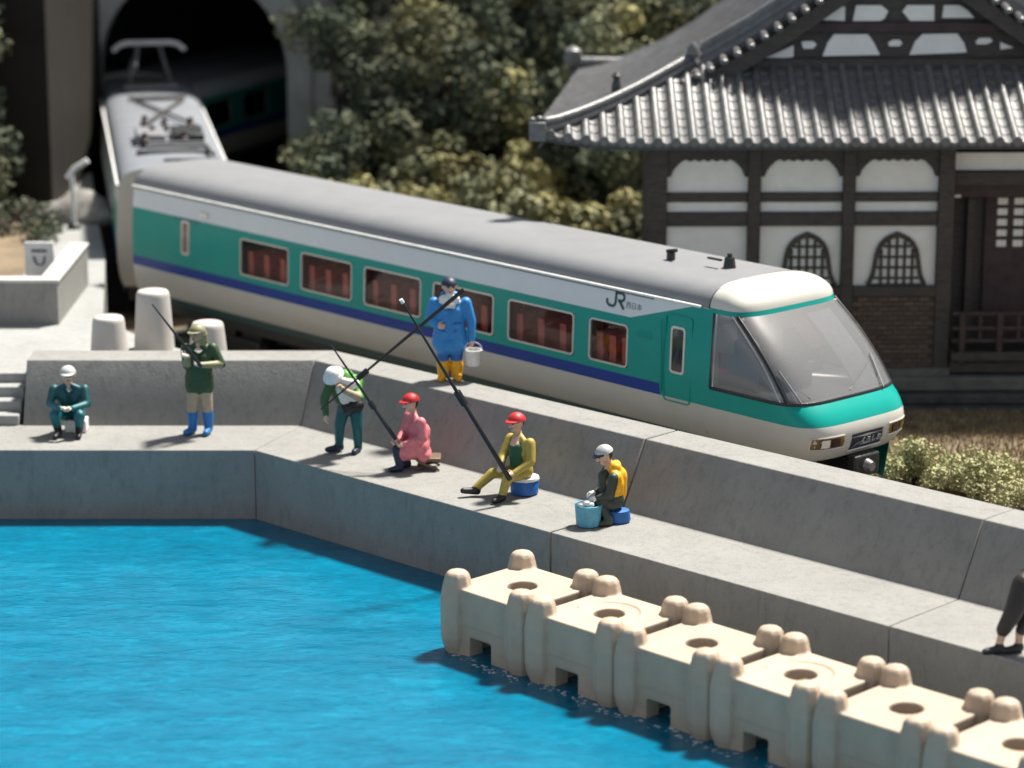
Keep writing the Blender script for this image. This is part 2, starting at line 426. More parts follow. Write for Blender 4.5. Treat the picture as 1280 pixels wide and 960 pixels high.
MB().ribbon([(-0.14, 0.82), (0.14, 0.82)], 0.05, fn, -0.045, -0.031).ribbon([(-0.1, 0.72), (-0.07, 0.6), (0.0, 0.55)], 0.04, fn, -0.045, -0.031).ribbon([(0.1, 0.72), (0.08, 0.6), (0.03, 0.55)], 0.04, fn, -0.045, -0.031).build('mark', M('sign_mark'), sg)
rk = MB(); rows = []
for i in range(9):
    a = math.pi / 2 * i / 8; row = []
    for j in range(20):
        t = 2 * math.pi * j / 20; v = Vector((math.cos(t) * math.cos(a), math.sin(t) * math.cos(a), math.sin(a)))
        s = 1 + 0.3 * mnoise.noise(v * 1.7 + Vector((4, 1, 2)))
        row.append((v.x * 0.85 * s, v.y * 0.6 * s, v.z * 0.62 * s))
    rows.append(row)
rk.grid(rows, closed=True)
tag(rk.build('boulder', M('rock'), None, (-9.15, 56.2, 1.72)), 'pale grey boulder beside the tracks near the tunnel mouth', 'boulder')
sp = empty('signal_post', (-9.05, 55.2, 1.72), 'thin white forked post in front of the pale boulder', 'post')
MB().tube([(0, 0, 0), (0, 0, 1.25)], 0.05).build('pole', M('sign_white'), sp)
MB().tube([(-0.1, 0, 1.08), (0.05, 0, 1.28), (0.33, 0, 1.45)], 0.06).build('arm', M('sign_white'), sp)
MB().lathe([(0.14, 0), (0.14, 0.12), (0.09, 0.16)], 14).build('foot', M('dark_metal'), sp)

# ------------------------------------------------------------------ tunnel
tn = empty('tunnel_portal', (-7.66, 65.4, 0.4), 'dark concrete tunnel portal swallowing the rear of the train', 'tunnel')
def arch(hw, spring, n=24):
    pts = [(-hw, 0)] + [(-hw * math.cos(math.pi * i / n), spring + hw * 1.06 * math.sin(math.pi * i / n)) for i in range(n + 1)] + [(hw, 0)]
    return pts
inner = arch(2.26, 3.35); outer = arch(2.86, 3.5)
def ringm(m, pa, pb, y0, y1):
    k = len(pa)
    va = [(x, y0, z) for x, z in pa]; vb = [(x, y0, z) for x, z in pb]; vc = [(x, y1, z) for x, z in pa]; vd = [(x, y1, z) for x, z in pb]
    fs = []
    for i in range(k - 1):
        fs += [(i, i + 1, k + i + 1, k + i), (i, 2 * k + i, 2 * k + i + 1, i + 1), (k + i, k + i + 1, 3 * k + i + 1, 3 * k + i)]
    m.add(va + vb + vc + vd, fs)
m = MB(); ringm(m, inner, outer, -0.45, 0.4); m.build('arch_ring', M('portal_concrete'), tn, smooth=40, bevel=0.03)
# face wall above and beside the ring
k = len(outer)
m = MB()
box = []
for x, z in outer:
    if z <= 3.5: box.append((-3.35 if x < 0 else 3.35, z))
    else:
        t = (z - 3.5) / (2.86 * 1.06); box.append((max(-3.35, min(3.35, x * 1.6)), 3.5 + t * 4.0))
ringm(m, outer, box, -0.1, 0.3); m.build('face_wall', M('portal_concrete'), tn, smooth=30)
MB().box((-3.36, -0.3, 7.5), (3.36, 0.4, 7.9)).build('cornice', M('portal_concrete'), tn, bevel=0.04)
for s in (-1, 1):
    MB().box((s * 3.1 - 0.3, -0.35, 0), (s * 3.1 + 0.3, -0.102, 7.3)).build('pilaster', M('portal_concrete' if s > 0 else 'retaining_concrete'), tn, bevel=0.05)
# bore: a barrel bending right
rows = []
for i in range(14):
    y = 0.35 + i * 0.9; sh = 0.02 * (i * 0.9) ** 2.2
    rows.append([(x * (1 + 0.10 * min(i, 4)) + sh, y, z * (1.0 if i == 0 else 1.03)) for x, z in inner])
m = MB().grid(rows)
last = rows[-1]; m.add(last, [tuple(range(len(last)))])
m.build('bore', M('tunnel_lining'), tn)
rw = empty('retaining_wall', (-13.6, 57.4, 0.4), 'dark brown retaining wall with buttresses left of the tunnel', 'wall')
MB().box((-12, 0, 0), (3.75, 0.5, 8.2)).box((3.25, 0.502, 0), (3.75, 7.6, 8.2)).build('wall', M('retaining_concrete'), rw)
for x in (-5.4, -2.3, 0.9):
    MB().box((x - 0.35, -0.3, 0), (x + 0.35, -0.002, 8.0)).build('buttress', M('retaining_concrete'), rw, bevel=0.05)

# ------------------------------------------------------------------ trains
W = 2.4
TOFF_Z = [1.2, 1.5, 1.62, 1.8, 2.03, 2.6, 3.12, 3.5, 3.6]
TOFF_T = [0.16, 0.12, 0.06, 0.025, 0.0, 0.0, 0.03, 0.075, 0.09]
def toff(z): return float(np.interp(z, TOFF_Z, TOFF_T))
ZR = [1.5, 1.62, 1.8, 2.03, 2.21, 2.32, 2.55, 2.77, 2.99, 3.12, 3.3, 3.5]
WINS = [(3.33, 4.74), (5.08, 6.48), (6.8, 8.28), (8.58, 10.07), (10.41, 11.93), (12.27, 13.12)]
ROOFP = [(0.075, 3.5), (0.085, 3.56), (0.12, 3.645), (0.19, 3.72), (0.31, 3.785), (0.5, 3.825), (0.8, 3.85), (1.2, 3.86)]
ROOFP = ROOFP + [(W - t, z) for t, z in ROOFP[-2::-1]]
NP = 20
def zt_top(s, nose):
    return 3.12 if (not nose or s < 13.15) else min(3.495, 3.12 + (s - 13.15) / 1.3 * 0.375)
def side_mesh(m, L, wins, far, nose):
    ss = sorted({0.0, 1.35, 2.0, L} | {x for w_ in wins for x in w_} | ({13.15, 13.5, 13.83, 14.1, 14.45} if nose else set()))
    rows = []
    for k_, z in enumerate(ZR):
        row = []
        for s in ss:
            zz = z
            if k_ >= 9:
                zt = zt_top(s, nose); zz = zt + (3.5 - zt) * (z - 3.12) / 0.38
            t = toff(zz); row.append((s, W - t if far else t, zz))
        rows.append(row)
    def inside(j): return any(a - 1e-4 <= ss[j] and ss[j + 1] <= b + 1e-4 for a, b in wins)
    def mf(i, j):
        if i < 3: return 2
        if i == 3: return 1 if (not nose or ss[j] < 13.8) else 0
        if i < 9: return 0
        return 3
    m.grid(rows, skip=lambda i, j: 5 <= i <= 7 and inside(j), mf=mf)
def rrect(x0, x1, z0, z1, r, n=4):
    pts = []
    for cx, cz, a0 in ((x1 - r, z0 + r, -90), (x1 - r, z1 - r, 0), (x0 + r, z1 - r, 90), (x0 + r, z0 + r, 180)):
        for i in range(n + 1):
            a = R(a0 + 90 * i / n); pts.append((cx + r * math.cos(a), cz + r * math.sin(a)))
    return pts
def window(root, s0, s1, z0, z1, far=False, frame='silver_trim', gl='window_glass', fw=0.026, r=0.07, depth=0.03, name='window', pd=-0.012):
    def fn(q, d):
        t = toff(q[1]) - d
        return (q[0], W - t if far else t, q[1])
    a = rrect(s0, s1, z0, z1, r); b = rrect(s0 + fw, s1 - fw, z0 + fw, z1 - fw, r * 0.7)
    pane = MB(); pane.add([fn(q, pd) for q in b], [tuple(range(len(b)))])
    po = pane.build(name, M(gl), root, smooth=0)
    fr = MB(); k = len(a)
    vs = [fn(q, 0.012) for q in a] + [fn(q, 0.012) for q in b] + [fn(q, -depth) for q in b] + [fn(q, -depth) for q in a]
    fs = []
    for i in range(k):
        j = (i + 1) % k
        fs += [(i, j, k + j, k + i), (k + i, k + j, 2 * k + j, 2 * k + i), (3 * k + i, 3 * k + j, j, i)]
    fr.add(vs, fs); fr.build('window_frame', M(frame), po, smooth=30)
    return po
def bogie(root, s):
    m = MB().box((s - 1.1, 0.25, 0.75), (s + 1.1, 0.4, 1.05)).box((s - 1.1, W - 0.4, 0.75), (s + 1.1, W - 0.25, 1.05)).box((s - 0.3, 0.3, 0.8), (s + 0.3, W - 0.3, 1.2))
    b = m.build('bogie', M('dark_metal'), root, bevel=0.02)
    for ds in (-0.75, 0.75):
        mm = MB().tube([(s + ds, 0.3, 0.93), (s + ds, W - 0.3, 0.93)], 0.05)
        for t in (0.42, W - 0.42): mm.tube([(s + ds, t - 0.06, 0.93), (s + ds, t + 0.06, 0.93)], 0.33, 18)
        mm.build('wheelset', M('dark_metal'), b)
seat_me = MB().box((0, 0, 0), (0.34, 0.78, 0.14)).box((-0.02, 0.0, 0.1), (0.12, 0.78, 0.66)).mesh('seat', M('red_seat'))
SEAM_PARENT = [None]
def car(label, loc, rz, L, wins, nose, roofm, z=0.0):
    root = empty('train_car', (loc[0], loc[1], z), label, 'train car', 'cars of the teal striped train', rz)
    SEAM_PARENT[0] = root
    m = MB()
    for far in (False, True): side_mesh(m, L, wins, far, nose)
    end = [(toff(z_), z_) for z_ in ZR] + [(t, z_) for t, z_ in ROOFP[1:-1]] + [(W - toff(z_), z_) for z_ in ZR[::-1]]
    m.add([(0, t, z_) for t, z_ in end], [tuple(range(len(end)))], 2)
    if not nose: m.add([(L, t, z_) for t, z_ in end], [tuple(range(len(end)))], 4)
    else: nose_shell(m)
    m.build('body', M('teal_paint', 'blue_paint', 'ivory_paint', 'white_paint', 'cream_paint'), root, smooth=32)
    r = MB().grid([[(s, t, z_) for t, z_ in ROOFP] for s in ((0, L * .25, L * .5, L * .75, L) if not nose else (0, 3.5, 7, 10.5, 14.75))])
    r.build('roof', M(roofm), root, smooth=60)
    gt = MB()
    for y in (0.055, W - 0.055): gt.box((0, y - 0.036, 3.492), (L if not nose else 14.6, y + 0.022, 3.532))
    gt.build('gutter', M('sign_white'), root, bevel=0.012)
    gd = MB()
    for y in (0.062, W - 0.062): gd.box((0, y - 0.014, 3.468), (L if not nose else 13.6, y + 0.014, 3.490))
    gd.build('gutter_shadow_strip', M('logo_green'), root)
    MB().box((0.05, 0.2, 1.2), (L + (1.2 if nose else -0.05), W - 0.2, 1.48)).build('underframe', M('dark_metal'), root)
    m = MB()
    for y in (0.10, W - 0.135): m.box((0.1, y, 1.40), (L, y + 0.035, 1.52))
    m.build('sill_strip', M('logo_green'), root)
    for s in (2.4, L - 2.4): bogie(root, s)
    MB().box((0.05, 0.1, 2.0), (L - 0.05, W - 0.1, 2.06)).build('floor', M('interior_brown'), root)
    MB().box((0.05, 0.12, 3.2), (L - 0.05, W - 0.12, 3.24)).build('ceiling', M('interior_brown'), root)
    for a, b in wins:
        window(root, a, b, 2.32, 2.99)
        window(root, a, b, 2.32, 2.99, True)
        if nose:
            for q in (0, 1, 2):
                s = a + (b - a) * (0.04 + 0.33 * q)
                for y in (0.16, W - 0.94): link('seat', seat_me, root, (s, y, 2.07))
    return root

# --- nose
def superl(s_c, D, tt, n=NP):
    """outline of the nose at one level, near side -> front -> far side"""
    pts = []
    a0, a1 = 14.75, s_c - D
    for i in range(4): pts.append((a0 + (a1 - a0) * i / 4, tt))
    hw = W / 2 - tt
    for i in range(n + 1):
        a = -math.pi / 2 + math.pi * i / n
        c, s = math.cos(a), math.sin(a)
        pts.append((s_c - D + D * abs(c) ** (2 / 4.2), W / 2 + hw * math.copysign(abs(s) ** (2 / 4.2), s)))
    for i in range(3, -1, -1): pts.append((a0 + (a1 - a0) * i / 4, W - tt))
    return pts
LEV = [(1.5, 16.74, 0.86), (1.56, 16.80, 0.88), (1.66, 16.86, 0.9), (1.8, 16.90, 0.9), (1.93, 16.89, 0.9), (2.03, 16.86, 0.9), (2.12, 16.81, 0.88), (2.22, 16.73, 0.86), (2.33, 16.60, 0.82)]
WS0, WS1 = (2.33, 16.60, 0.82), (3.45, 15.46, 0.60)
def lev_pts(l, dt=0.0): return [(s, t, l[0]) for s, t in superl(l[1], l[2], toff(l[0]) + dt)]
def ws_lev(f): return (WS0[0] + (WS1[0] - WS0[0]) * f, WS0[1] + (WS1[1] - WS0[1]) * f + 0.085 * math.sin(math.pi * f), WS0[2] + (WS1[2] - WS0[2]) * f)
def nose_shell(m):
    rows = [lev_pts(l) for l in LEV]
    m.grid(rows, mf=lambda i, j: 4 if i < 5 else 0)
    # strip beside the quarter windows
    for far in (0, 1):
        rr = []
        for i in range(5):
            l = ws_lev(i / 4); t = toff(l[0]); t = W - t if far else t
            rr.append([(14.75, t, l[0]), (14.86, t, l[0])])
        m.grid(rr, m=0)
    top = [lev_pts(WS1), lev_pts((3.52, 15.44, 0.60))]
    m.grid(top, m=0)
    # cream dome above the windscreen
    B = lev_pts((3.52, 15.44, 0.60)); n = len(B)
    A = []
    cum = [0]
    for (t0, z0), (t1, z1) in zip(ROOFP, ROOFP[1:]): cum.append(cum[-1] + math.hypot(t1 - t0, z1 - z0))
    for i in range(n):
        u = cum[-1] * i / (n - 1)
        A.append((14.75, float(np.interp(u, cum, [p_[0] for p_ in ROOFP])), float(np.interp(u, cum, [p_[1] for p_ in ROOFP])) + 0.006))
    MB().tube([(a[0] - 0.004, a[1], a[2] - 0.003) for a in A], 0.012, 6).build('dome_seam', M('black_rubber'), SEAM_PARENT[0])
    rows = []
    for k in range(9):
        f = k / 8; g_ = math.sin(f * math.pi / 2); h_ = 1 - math.cos(f * math.pi / 2)
        rows.append([(a[0] + (b[0] - a[0]) * g_, a[1] + (b[1] - a[1]) * g_, a[2] + (b[2] - a[2]) * h_) for a, b in zip(A, B)])
    m.grid(rows, m=4)
def nose_s(t, z):
    zs = [l[0] for l in LEV]
    s_c = float(np.interp(z, zs, [l[1] for l in LEV])); D = float(np.interp(z, zs, [l[2] for l in LEV]))
    hw = W / 2 - toff(z); q = min(1, abs(t - W / 2) / hw)
    return s_c - D + D * (max(0, 1 - q ** 4.2)) ** (1 / 4.2)
def patch(t0, t1, z0, z1, off, n=6):
    rows = []
    for i in range(3):
        z = z0 + (z1 - z0) * i / 2
        rows.append([(nose_s(t0 + (t1 - t0) * j / n, z) + off, t0 + (t1 - t0) * j / n, z) for j in range(n + 1)])
    m = MB().grid(rows); return m
A_ = (-7.12, 50.07); ANG = R(-47.36)
front = car('teal, blue and ivory express train car with large raked windscreen nose', A_, ANG, 14.75, WINS, True, 'grey_roof')
# windscreen and quarter lights
P_L, P_R = 4 + 3, 4 + NP - 3              # outline indices of the pillars
wsr = [lev_pts(ws_lev(f / 10)) for f in range(11)]
MB().grid([r[P_L:P_R + 1] for r in wsr]).build('windscreen', M('windshield_glass'), front, smooth=70)
for a, b in ((0, P_L), (P_R, len(wsr[0]) - 1)):
    rows = []
    for r in wsr:
        q = r[a:b + 1]
        if a == 0: q = [(max(14.86, p_[0]), p_[1], p_[2]) for p_ in q]
        else: q = [(max(14.86, p_[0]), p_[1], p_[2]) for p_ in q]
        rows.append(q)
    MB().grid(rows).build('quarter_window', M('windshield_glass'), front, smooth=70)
m = MB()
bot = [(max(14.86, p_[0]), p_[1], p_[2]) for p_ in wsr[0]]; top = [(max(14.86, p_[0]), p_[1], p_[2]) for p_ in wsr[-1]]
m.tube(bot, 0.026, 6); m.tube(top, 0.024, 6)
m.tube([bot[0], top[0]], 0.026, 6); m.tube([bot[-1], top[-1]], 0.026, 6)
m.build('windscreen_seal', M('black_rubber'), front, smooth=60)
for pi, sg_ in ((P_L, -1), (P_R, 1)):
    MB().tube([r[pi] for r in wsr], 0.034, 6).build('pillar', M('black_rubber'), front, smooth=60)
    q = pi + sg_
    MB().tube([(r[q][0], r[q][1] - 0.03 * sg_ * 0, r[q][2]) for r in wsr], 0.014, 6).build('pillar_trim', M('silver_trim'), front, smooth=60)
    if sg_ < 0: MB().tube([(r[0 if sg_ < 0 else -1][0] + 0.15, r[0 if sg_ < 0 else -1][1] - 0.01 * sg_, r[0][2]) for r in (wsr[0], wsr[-1])], 0.018, 6).build('quarter_bar', M('white_paint'), front)
# wipers
for i0, di in ((P_L + 1, 1), (P_R - 4, -1)):
    a = wsr[0][i0 + di]; b = wsr[4][i0]; c = wsr[1][i0 + 3 * di]
    MB().tube([(a[0] + 0.03, a[1], a[2] + 0.02), (b[0] + 0.04, b[1], b[2])], 0.014, 6).tube([(b[0] + 0.045, b[1], b[2] - 0.1), (c[0] + 0.03, c[1], c[2] - 0.04)], 0.012, 6).build('wiper', M('grey_metal'), front)
# cab interior
MB().box((14.58, 0.14, 2.05), (14.66, W - 0.14, 3.45)).build('cab_bulkhead', M('interior_pale'), front)
MB().box((14.665, 0.8, 2.2), (14.68, 1.5, 3.3)).build('bulkhead_door', M('interior_brown'), front)
dash = MB()
pl = lev_pts((2.36, 16.5, 1.0), 0.05)
dash.add(pl + [(s, t, 2.12) for s, t, z_ in pl], [tuple(range(len(pl)))])
dash.build('cab_deck', M('interior_pale'), front, smooth=0)
MB().box((15.5, 0.35, 2.37), (15.95, 1.05, 2.62)).box((15.45, 0.35, 2.6), (15.6, 1.05, 2.72)).build('driver_console', M('cab_navy'), front, bevel=0.03)
for y in (0.42, 1.5):
    MB().box((15.0, y, 2.37), (15.35, y + 0.5, 2.55)).box((14.92, y, 2.5), (15.04, y + 0.5, 3.0)).build('cab_seat', M('cab_navy'), front, bevel=0.03)
MB().box((14.9, 0.13, 2.37), (15.7, 0.16, 2.85)).build('cab_side_panel', M('cab_navy'), front)
MB().box((14.75, 0.15, 3.40), (15.35, W - 0.15, 3.43)).build('cab_ceiling', M('interior_pale'), front)
# added strips imitating the windscreen's white reflection streak and the dark one beside it
def raked_strip(t0, t1, f0, f1, off, mt, name):
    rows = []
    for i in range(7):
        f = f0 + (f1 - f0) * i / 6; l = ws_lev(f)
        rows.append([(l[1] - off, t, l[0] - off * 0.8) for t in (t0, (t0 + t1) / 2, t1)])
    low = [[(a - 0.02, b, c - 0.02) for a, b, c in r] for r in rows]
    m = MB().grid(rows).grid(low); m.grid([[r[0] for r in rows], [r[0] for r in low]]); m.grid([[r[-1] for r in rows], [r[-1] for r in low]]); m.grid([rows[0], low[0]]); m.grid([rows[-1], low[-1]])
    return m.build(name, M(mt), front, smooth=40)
raked_strip(1.50, 2.02, 0.06, 0.97, 0.10, 'sign_white', 'reflection_streak')
raked_strip(1.12, 1.44, 0.62, 0.95, 0.12, 'interior_brown', 'dark_reflection')
raked_strip(0.30, 2.05, 0.02, 0.07, 0.07, 'interior_pale', 'dash_edge')
# headlamps, plate, apron
for t0, t1, sgn in ((0.16, 0.70, 1), (W - 0.70, W - 0.16, -1)):
    hl = patch(t0, t1, 1.70, 1.865, 0.006).build('headlight', M('lamp_gold'), front)
    ta, tb = (t0 + 0.12, t0 + 0.25) if sgn > 0 else (t1 - 0.25, t1 - 0.12)
    patch(ta, tb, 1.722, 1.843, 0.022).build('lamp', M('lamp_white' if sgn > 0 else 'lamp_gold'), hl)
    ta, tb = (t0 + 0.29, t0 + 0.45) if sgn > 0 else (t1 - 0.45, t1 - 0.29)
    patch(ta, tb, 1.722, 1.843, 0.018).build('tail_lamp', M('lamp_red'), hl)
    rim = MB()
    for zz in (1.69, 1.875):
        rim.tube([(nose_s(t0 + (t1 - t0) * j / 6, zz) + 0.004, t0 + (t1 - t0) * j / 6, zz) for j in range(7)], 0.013, 6)
    for tt in (t0, t1): rim.tube([(nose_s(tt, 1.69) + 0.004, tt, 1.69), (nose_s(tt, 1.875) + 0.004, tt, 1.875)], 0.013, 6)
    rim.build('lamp_rim', M('silver_trim'), hl)
plate = patch(0.86, 1.56, 1.60, 1.85, 0.008).build('name_plate', M('plate_navy'), front)
m = MB()
m.tube([(nose_s(0.84 + 0.74 * j / 6, 1.59) + 0.012, 0.84 + 0.74 * j / 6, 1.59) for j in range(7)], 0.014, 6).build('plate_rim', M('silver_trim'), plate)
def text(txt, size, fn, mt, parent, name, ext=0.004):
    cu = bpy.data.curves.new('t', 'FONT'); cu.body = txt; cu.size = size; cu.extrude = ext; cu.align_x = 'CENTER'; cu.align_y = 'CENTER'
    try: cu.resolution_u = 3
    except Exception: pass
    o = bpy.data.objects.new('t', cu); COL.objects.link(o)
    me = evaluated(o, name); bpy.data.objects.remove(o)
    for v in me.vertices: v.co = fn(v.co)
    me.name = name; me.materials.clear(); me.materials.append(MATS[mt])
    if not len(me.vertices): return None
    return link(name, me, parent)
text('くろしお', 0.115, lambda c: (nose_s(1.30 + c.x, 1.71 + c.y) + 0.016 + c.z, 1.30 + c.x, 1.71 + c.y), 'plate_text', plate, 'lettering')
m = MB().ribbon([(-0.3, -0.06), (-0.2, 0.0), (-0.08, 0.01), (0.0, -0.02)], 0.02, lambda q, d: (nose_s(1.2 + q[0], 1.70 + q[1]) + d, 1.2 + q[0], 1.70 + q[1]), 0.012, 0.018)
m.build('swoosh', M('logo_grey'), plate)
m = MB(); pts1 = superl(16.78, 0.86, 0.14); pts0 = superl(16.70, 0.86, 0.18)
def apron(lo, hi):
    mm = MB(); rows = []
    for f in range(5):
        z_ = 1.50 - 0.62 * f / 4
        rows.append([(a[0] + (b[0] - a[0]) * f / 4 - 0.05, a[1] + (b[1] - a[1]) * f / 4, z_) for a, b in zip(pts1[lo:hi], pts0[lo:hi])])
    return mm.grid(rows)
apron(2, 11).build('apron', M('teal_paint'), front, smooth=60)
apron(len(pts1) - 11, len(pts1) - 2).build('apron', M('teal_paint'), front, smooth=60)
MB().box((15.9, 0.62, 1.02), (16.42, W - 0.62, 1.49)).build('coupler_housing', M('black_rubber'), front)
cp = MB().box((16.3, 1.0, 1.2), (16.8, 1.4, 1.45)).box((16.75, 0.92, 1.16), (16.92, 1.48, 1.5)).build('coupler', M('dark_metal'), front, bevel=0.03)
MB().tube([(16.9, 1.2, 1.33), (17.02, 1.2, 1.33)], [0.11, 0.07], 14).build('coupler_head', M('grey_metal'), cp)
# doors
fn_side = lambda q, d: (q[0], toff(q[1]) - d, q[1])
dr = MB()
for a, b in (((1.35, 1.58), (1.35, 3.1)), ((2.02, 1.58), (2.02, 3.1)), ((1.35, 3.1), (2.02, 3.1))):
    dr.ribbon([a, b], 0.022, fn_side, -0.004, 0.006)
dr.build('door_groove', M('logo_green'), front)
window(front, 1.55, 1.80, 2.44, 3.07, frame='silver_trim', gl='brown_glass', fw=0.04, r=0.05, name='door_window', pd=0.005)
lam = MB().prism(rrect(2.08, 2.36, 3.19, 3.30, 0.05), fn_side, 0.0, 0.035); lam.build('marker_lamp', M('lamp_white'), front, bevel=0.01)
dr = MB(); loop = rrect(13.90, 14.44, 1.98, 3.30, 0.06); loop = loop + loop[:1]
dr.ribbon(loop, 0.02, fn_side, 0.0, 0.014); dr.build('cab_door', M('teal_paint'), front)
window(front, 14.02, 14.32, 2.42, 3.14, frame='silver_trim', gl='dark_glass', fw=0.035, r=0.06, name='cab_door_window', pd=0.005)
hd = MB(); hd.tube([(13.86, -0.03, 2.1), (13.86, -0.03, 3.2)], 0.014, 6); hd.build('handrail', M('teal_paint'), front)
gr = MB()
for k in range(3): gr.ribbon([(13.3 + 0.02 * k, 2.86 + 0.04 * k), (13.62, 2.86 + 0.04 * k)], 0.015, fn_side, 0.0, 0.012)
gr.build('side_grille', M('teal_paint'), front)
# logo
def lg(q, d):
    x, z_ = 12.62 + q[0], 3.235 + q[1]
    return (x, toff(z_) - d, z_)
m = MB()
m.ribbon([(0.0, 0.10), (0.0, 0.05), (0.03, 0.012), (0.08, 0.0), (0.14, 0.0), (0.175, 0.03), (0.185, 0.07), (0.185, 0.235)], 0.042, lg, 0.002, 0.008)
m.ribbon([(0.164, 0.215), (0.32, 0.215), (0.355, 0.195), (0.365, 0.16), (0.355, 0.12), (0.32, 0.10), (0.235, 0.10)], 0.042, lg, 0.002, 0.008)
m.ribbon([(0.265, 0.10), (0.37, -0.02)], 0.046, lg, 0.002, 0.008)
m.build('logo', M('logo_green'), front, smooth=0)
text('西日本', 0.115, lambda c: lg((0.58 + c.x, 0.055 + c.y), 0.004 + c.z), 'logo_grey', front, 'logo_text', 0.002)
# roof fittings
an = MB().tube([(13.0, 1.05, 3.85), (13.0, 1.05, 3.97)], 0.07, 12).tube([(12.92, 1.05, 3.98), (13.12, 1.05, 4.02)], 0.03, 8); an.build('roof_antenna', M('dark_metal'), front)
an = MB().tube([(14.05, 1.25, 3.86), (14.05, 1.25, 4.02)], [0.10, 0.075], 14).tube([(14.05, 1.25, 4.02), (14.05, 1.25, 4.08)], 0.04, 10).box((13.72, 1.1, 3.97), (14.0, 1.14, 4.0)); an.build('whistle', M('dark_metal'), front)
# --- rear cars
WINS2 = [(1.6 + 1.75 * i, 2.95 + 1.75 * i) for i in range(6)]
ANG2 = R(-80.2)
rear = car('teal sided train car with pale roof and raised pantograph leaving the tunnel', (-10.16, 66.29), ANG2, 14.07, WINS2, False, 'pale_roof', -0.4)
def roofbox(root, s0, s1, t0, t1, h, mt='grey_metal', name='roof_box'):
    MB().box((s0, t0, 3.84), (s1, t1, 3.84 + h)).build(name, M(mt), root, bevel=0.03)
roofbox(rear, 9.9, 11.1, 0.55, 1.15, 0.22, 'grey_roof', 'air_conditioner'); roofbox(rear, 9.7, 11.0, 1.3, 1.95, 0.20, 'dark_metal', 'resistor_box')
roofbox(rear, 12.1, 12.35, 0.5, 2.0, 0.06, 'dark_metal', 'roof_walkway'); roofbox(rear, 13.2, 13.4, 1.0, 2.1, 0.05, 'dark_metal', 'roof_rail')
for s, t in ((10.4, 0.9), (11.3, 1.5), (9.3, 1.75), (8.9, 0.8), (9.3, 1.2), (11.4, 0.7)):
    MB().lathe([(0.09, 0), (0.09, 0.08), (0.12, 0.1), (0.07, 0.13), (0.11, 0.16), (0.06, 0.2), (0.06, 0.3)], 10, (s, t, 3.84)).build('insulator', M('timber_plum'), rear)
MB().tube([(4.6, 0.75, 3.9), (9.0, 1.85, 3.95)], 0.035).tube([(4.6, 1.85, 3.9), (9.0, 0.75, 3.95)], 0.035).tube([(4.5, 0.6, 3.92), (4.5, 1.9, 3.92)], 0.05).build('roof_cable', M('timber_dark'), rear)
MB().tube([(11.6, 0.8, 3.95), (11.7, 1.9, 3.95), (13.0, 2.0, 3.92)], 0.05).tube([(11.9, 0.7, 3.93), (12.0, 2.0, 3.93)], 0.04).build('roof_conduit', M('grey_metal'), rear)
pg = MB().box((1.3, 0.55, 3.88), (2.7, 1.85, 3.98)).build('pantograph', M('grey_metal'), rear, bevel=0.02)
MB().tube([(1.5, 0.7, 3.98), (1.2, 0.85, 4.45), (2.0, 0.95, 4.85)], 0.045).tube([(1.5, 1.7, 3.98), (1.2, 1.55, 4.45), (2.0, 1.45, 4.85)], 0.045).tube([(2.5, 0.7, 3.98), (2.8, 0.85, 4.45), (2.0, 0.95, 4.85)], 0.045).tube([(2.5, 1.7, 3.98), (2.8, 1.55, 4.45), (2.0, 1.45, 4.85)], 0.045).build('pantograph_arm', M('grey_metal'), pg)
MB().tube([(2.0, 0.35, 4.72), (2.0, 0.52, 4.86), (2.0, 0.7, 4.9), (2.0, 1.7, 4.9), (2.0, 1.88, 4.86), (2.0, 2.05, 4.72)], 0.06).tube([(1.8, 0.6, 4.88), (1.8, 1.8, 4.88)], 0.05).build('contact_strip', M('sign_white'), pg)
MB().box((14.075, 0.75, 1.55), (14.16, 1.65, 3.3)).build('gangway', M('ivory_paint'), rear, bevel=0.02)
third = car('teal train car curving away inside the dark tunnel', (-8.15, 66.75), R(68), 6.6, [(1.2, 2.6), (3.2, 4.6)], False, 'pale_roof', -0.4)

# track bed under the train
tb = empty('railway_track', (0, 0, 0.4), 'dark ballasted track with steel rails beneath the train', 'track')
def trk(o, ang, s0, s1, zz, name):
    ca, sa = math.cos(ang), math.sin(ang)
    T = lambda s, t: (o[0] + ca * s - sa * t, o[1] + sa * s + ca * t)
    m = MB(); m.prism([T(s0, -0.35), T(s1, -0.35), T(s1, W + 0.35), T(s0, W + 0.35)], lambda q, d: (q[0], q[1], d), 0.005, 0.16 + zz); m.build('ballast', M('ballast'), tb)
    for t in (0.62, W - 0.62):
        m = MB(); m.prism([T(s0, t - 0.04), T(s1, t - 0.04), T(s1, t + 0.04), T(s0, t + 0.04)], lambda q, d: (q[0], q[1], d), 0.15, 0.2); m.build('rail', M('grey_metal'), tb)
trk(A_, ANG, -0.2, 30, 0.0, 'a'); trk((-10.16, 66.29), ANG2, -1, 13.2, 0.004, 'b')

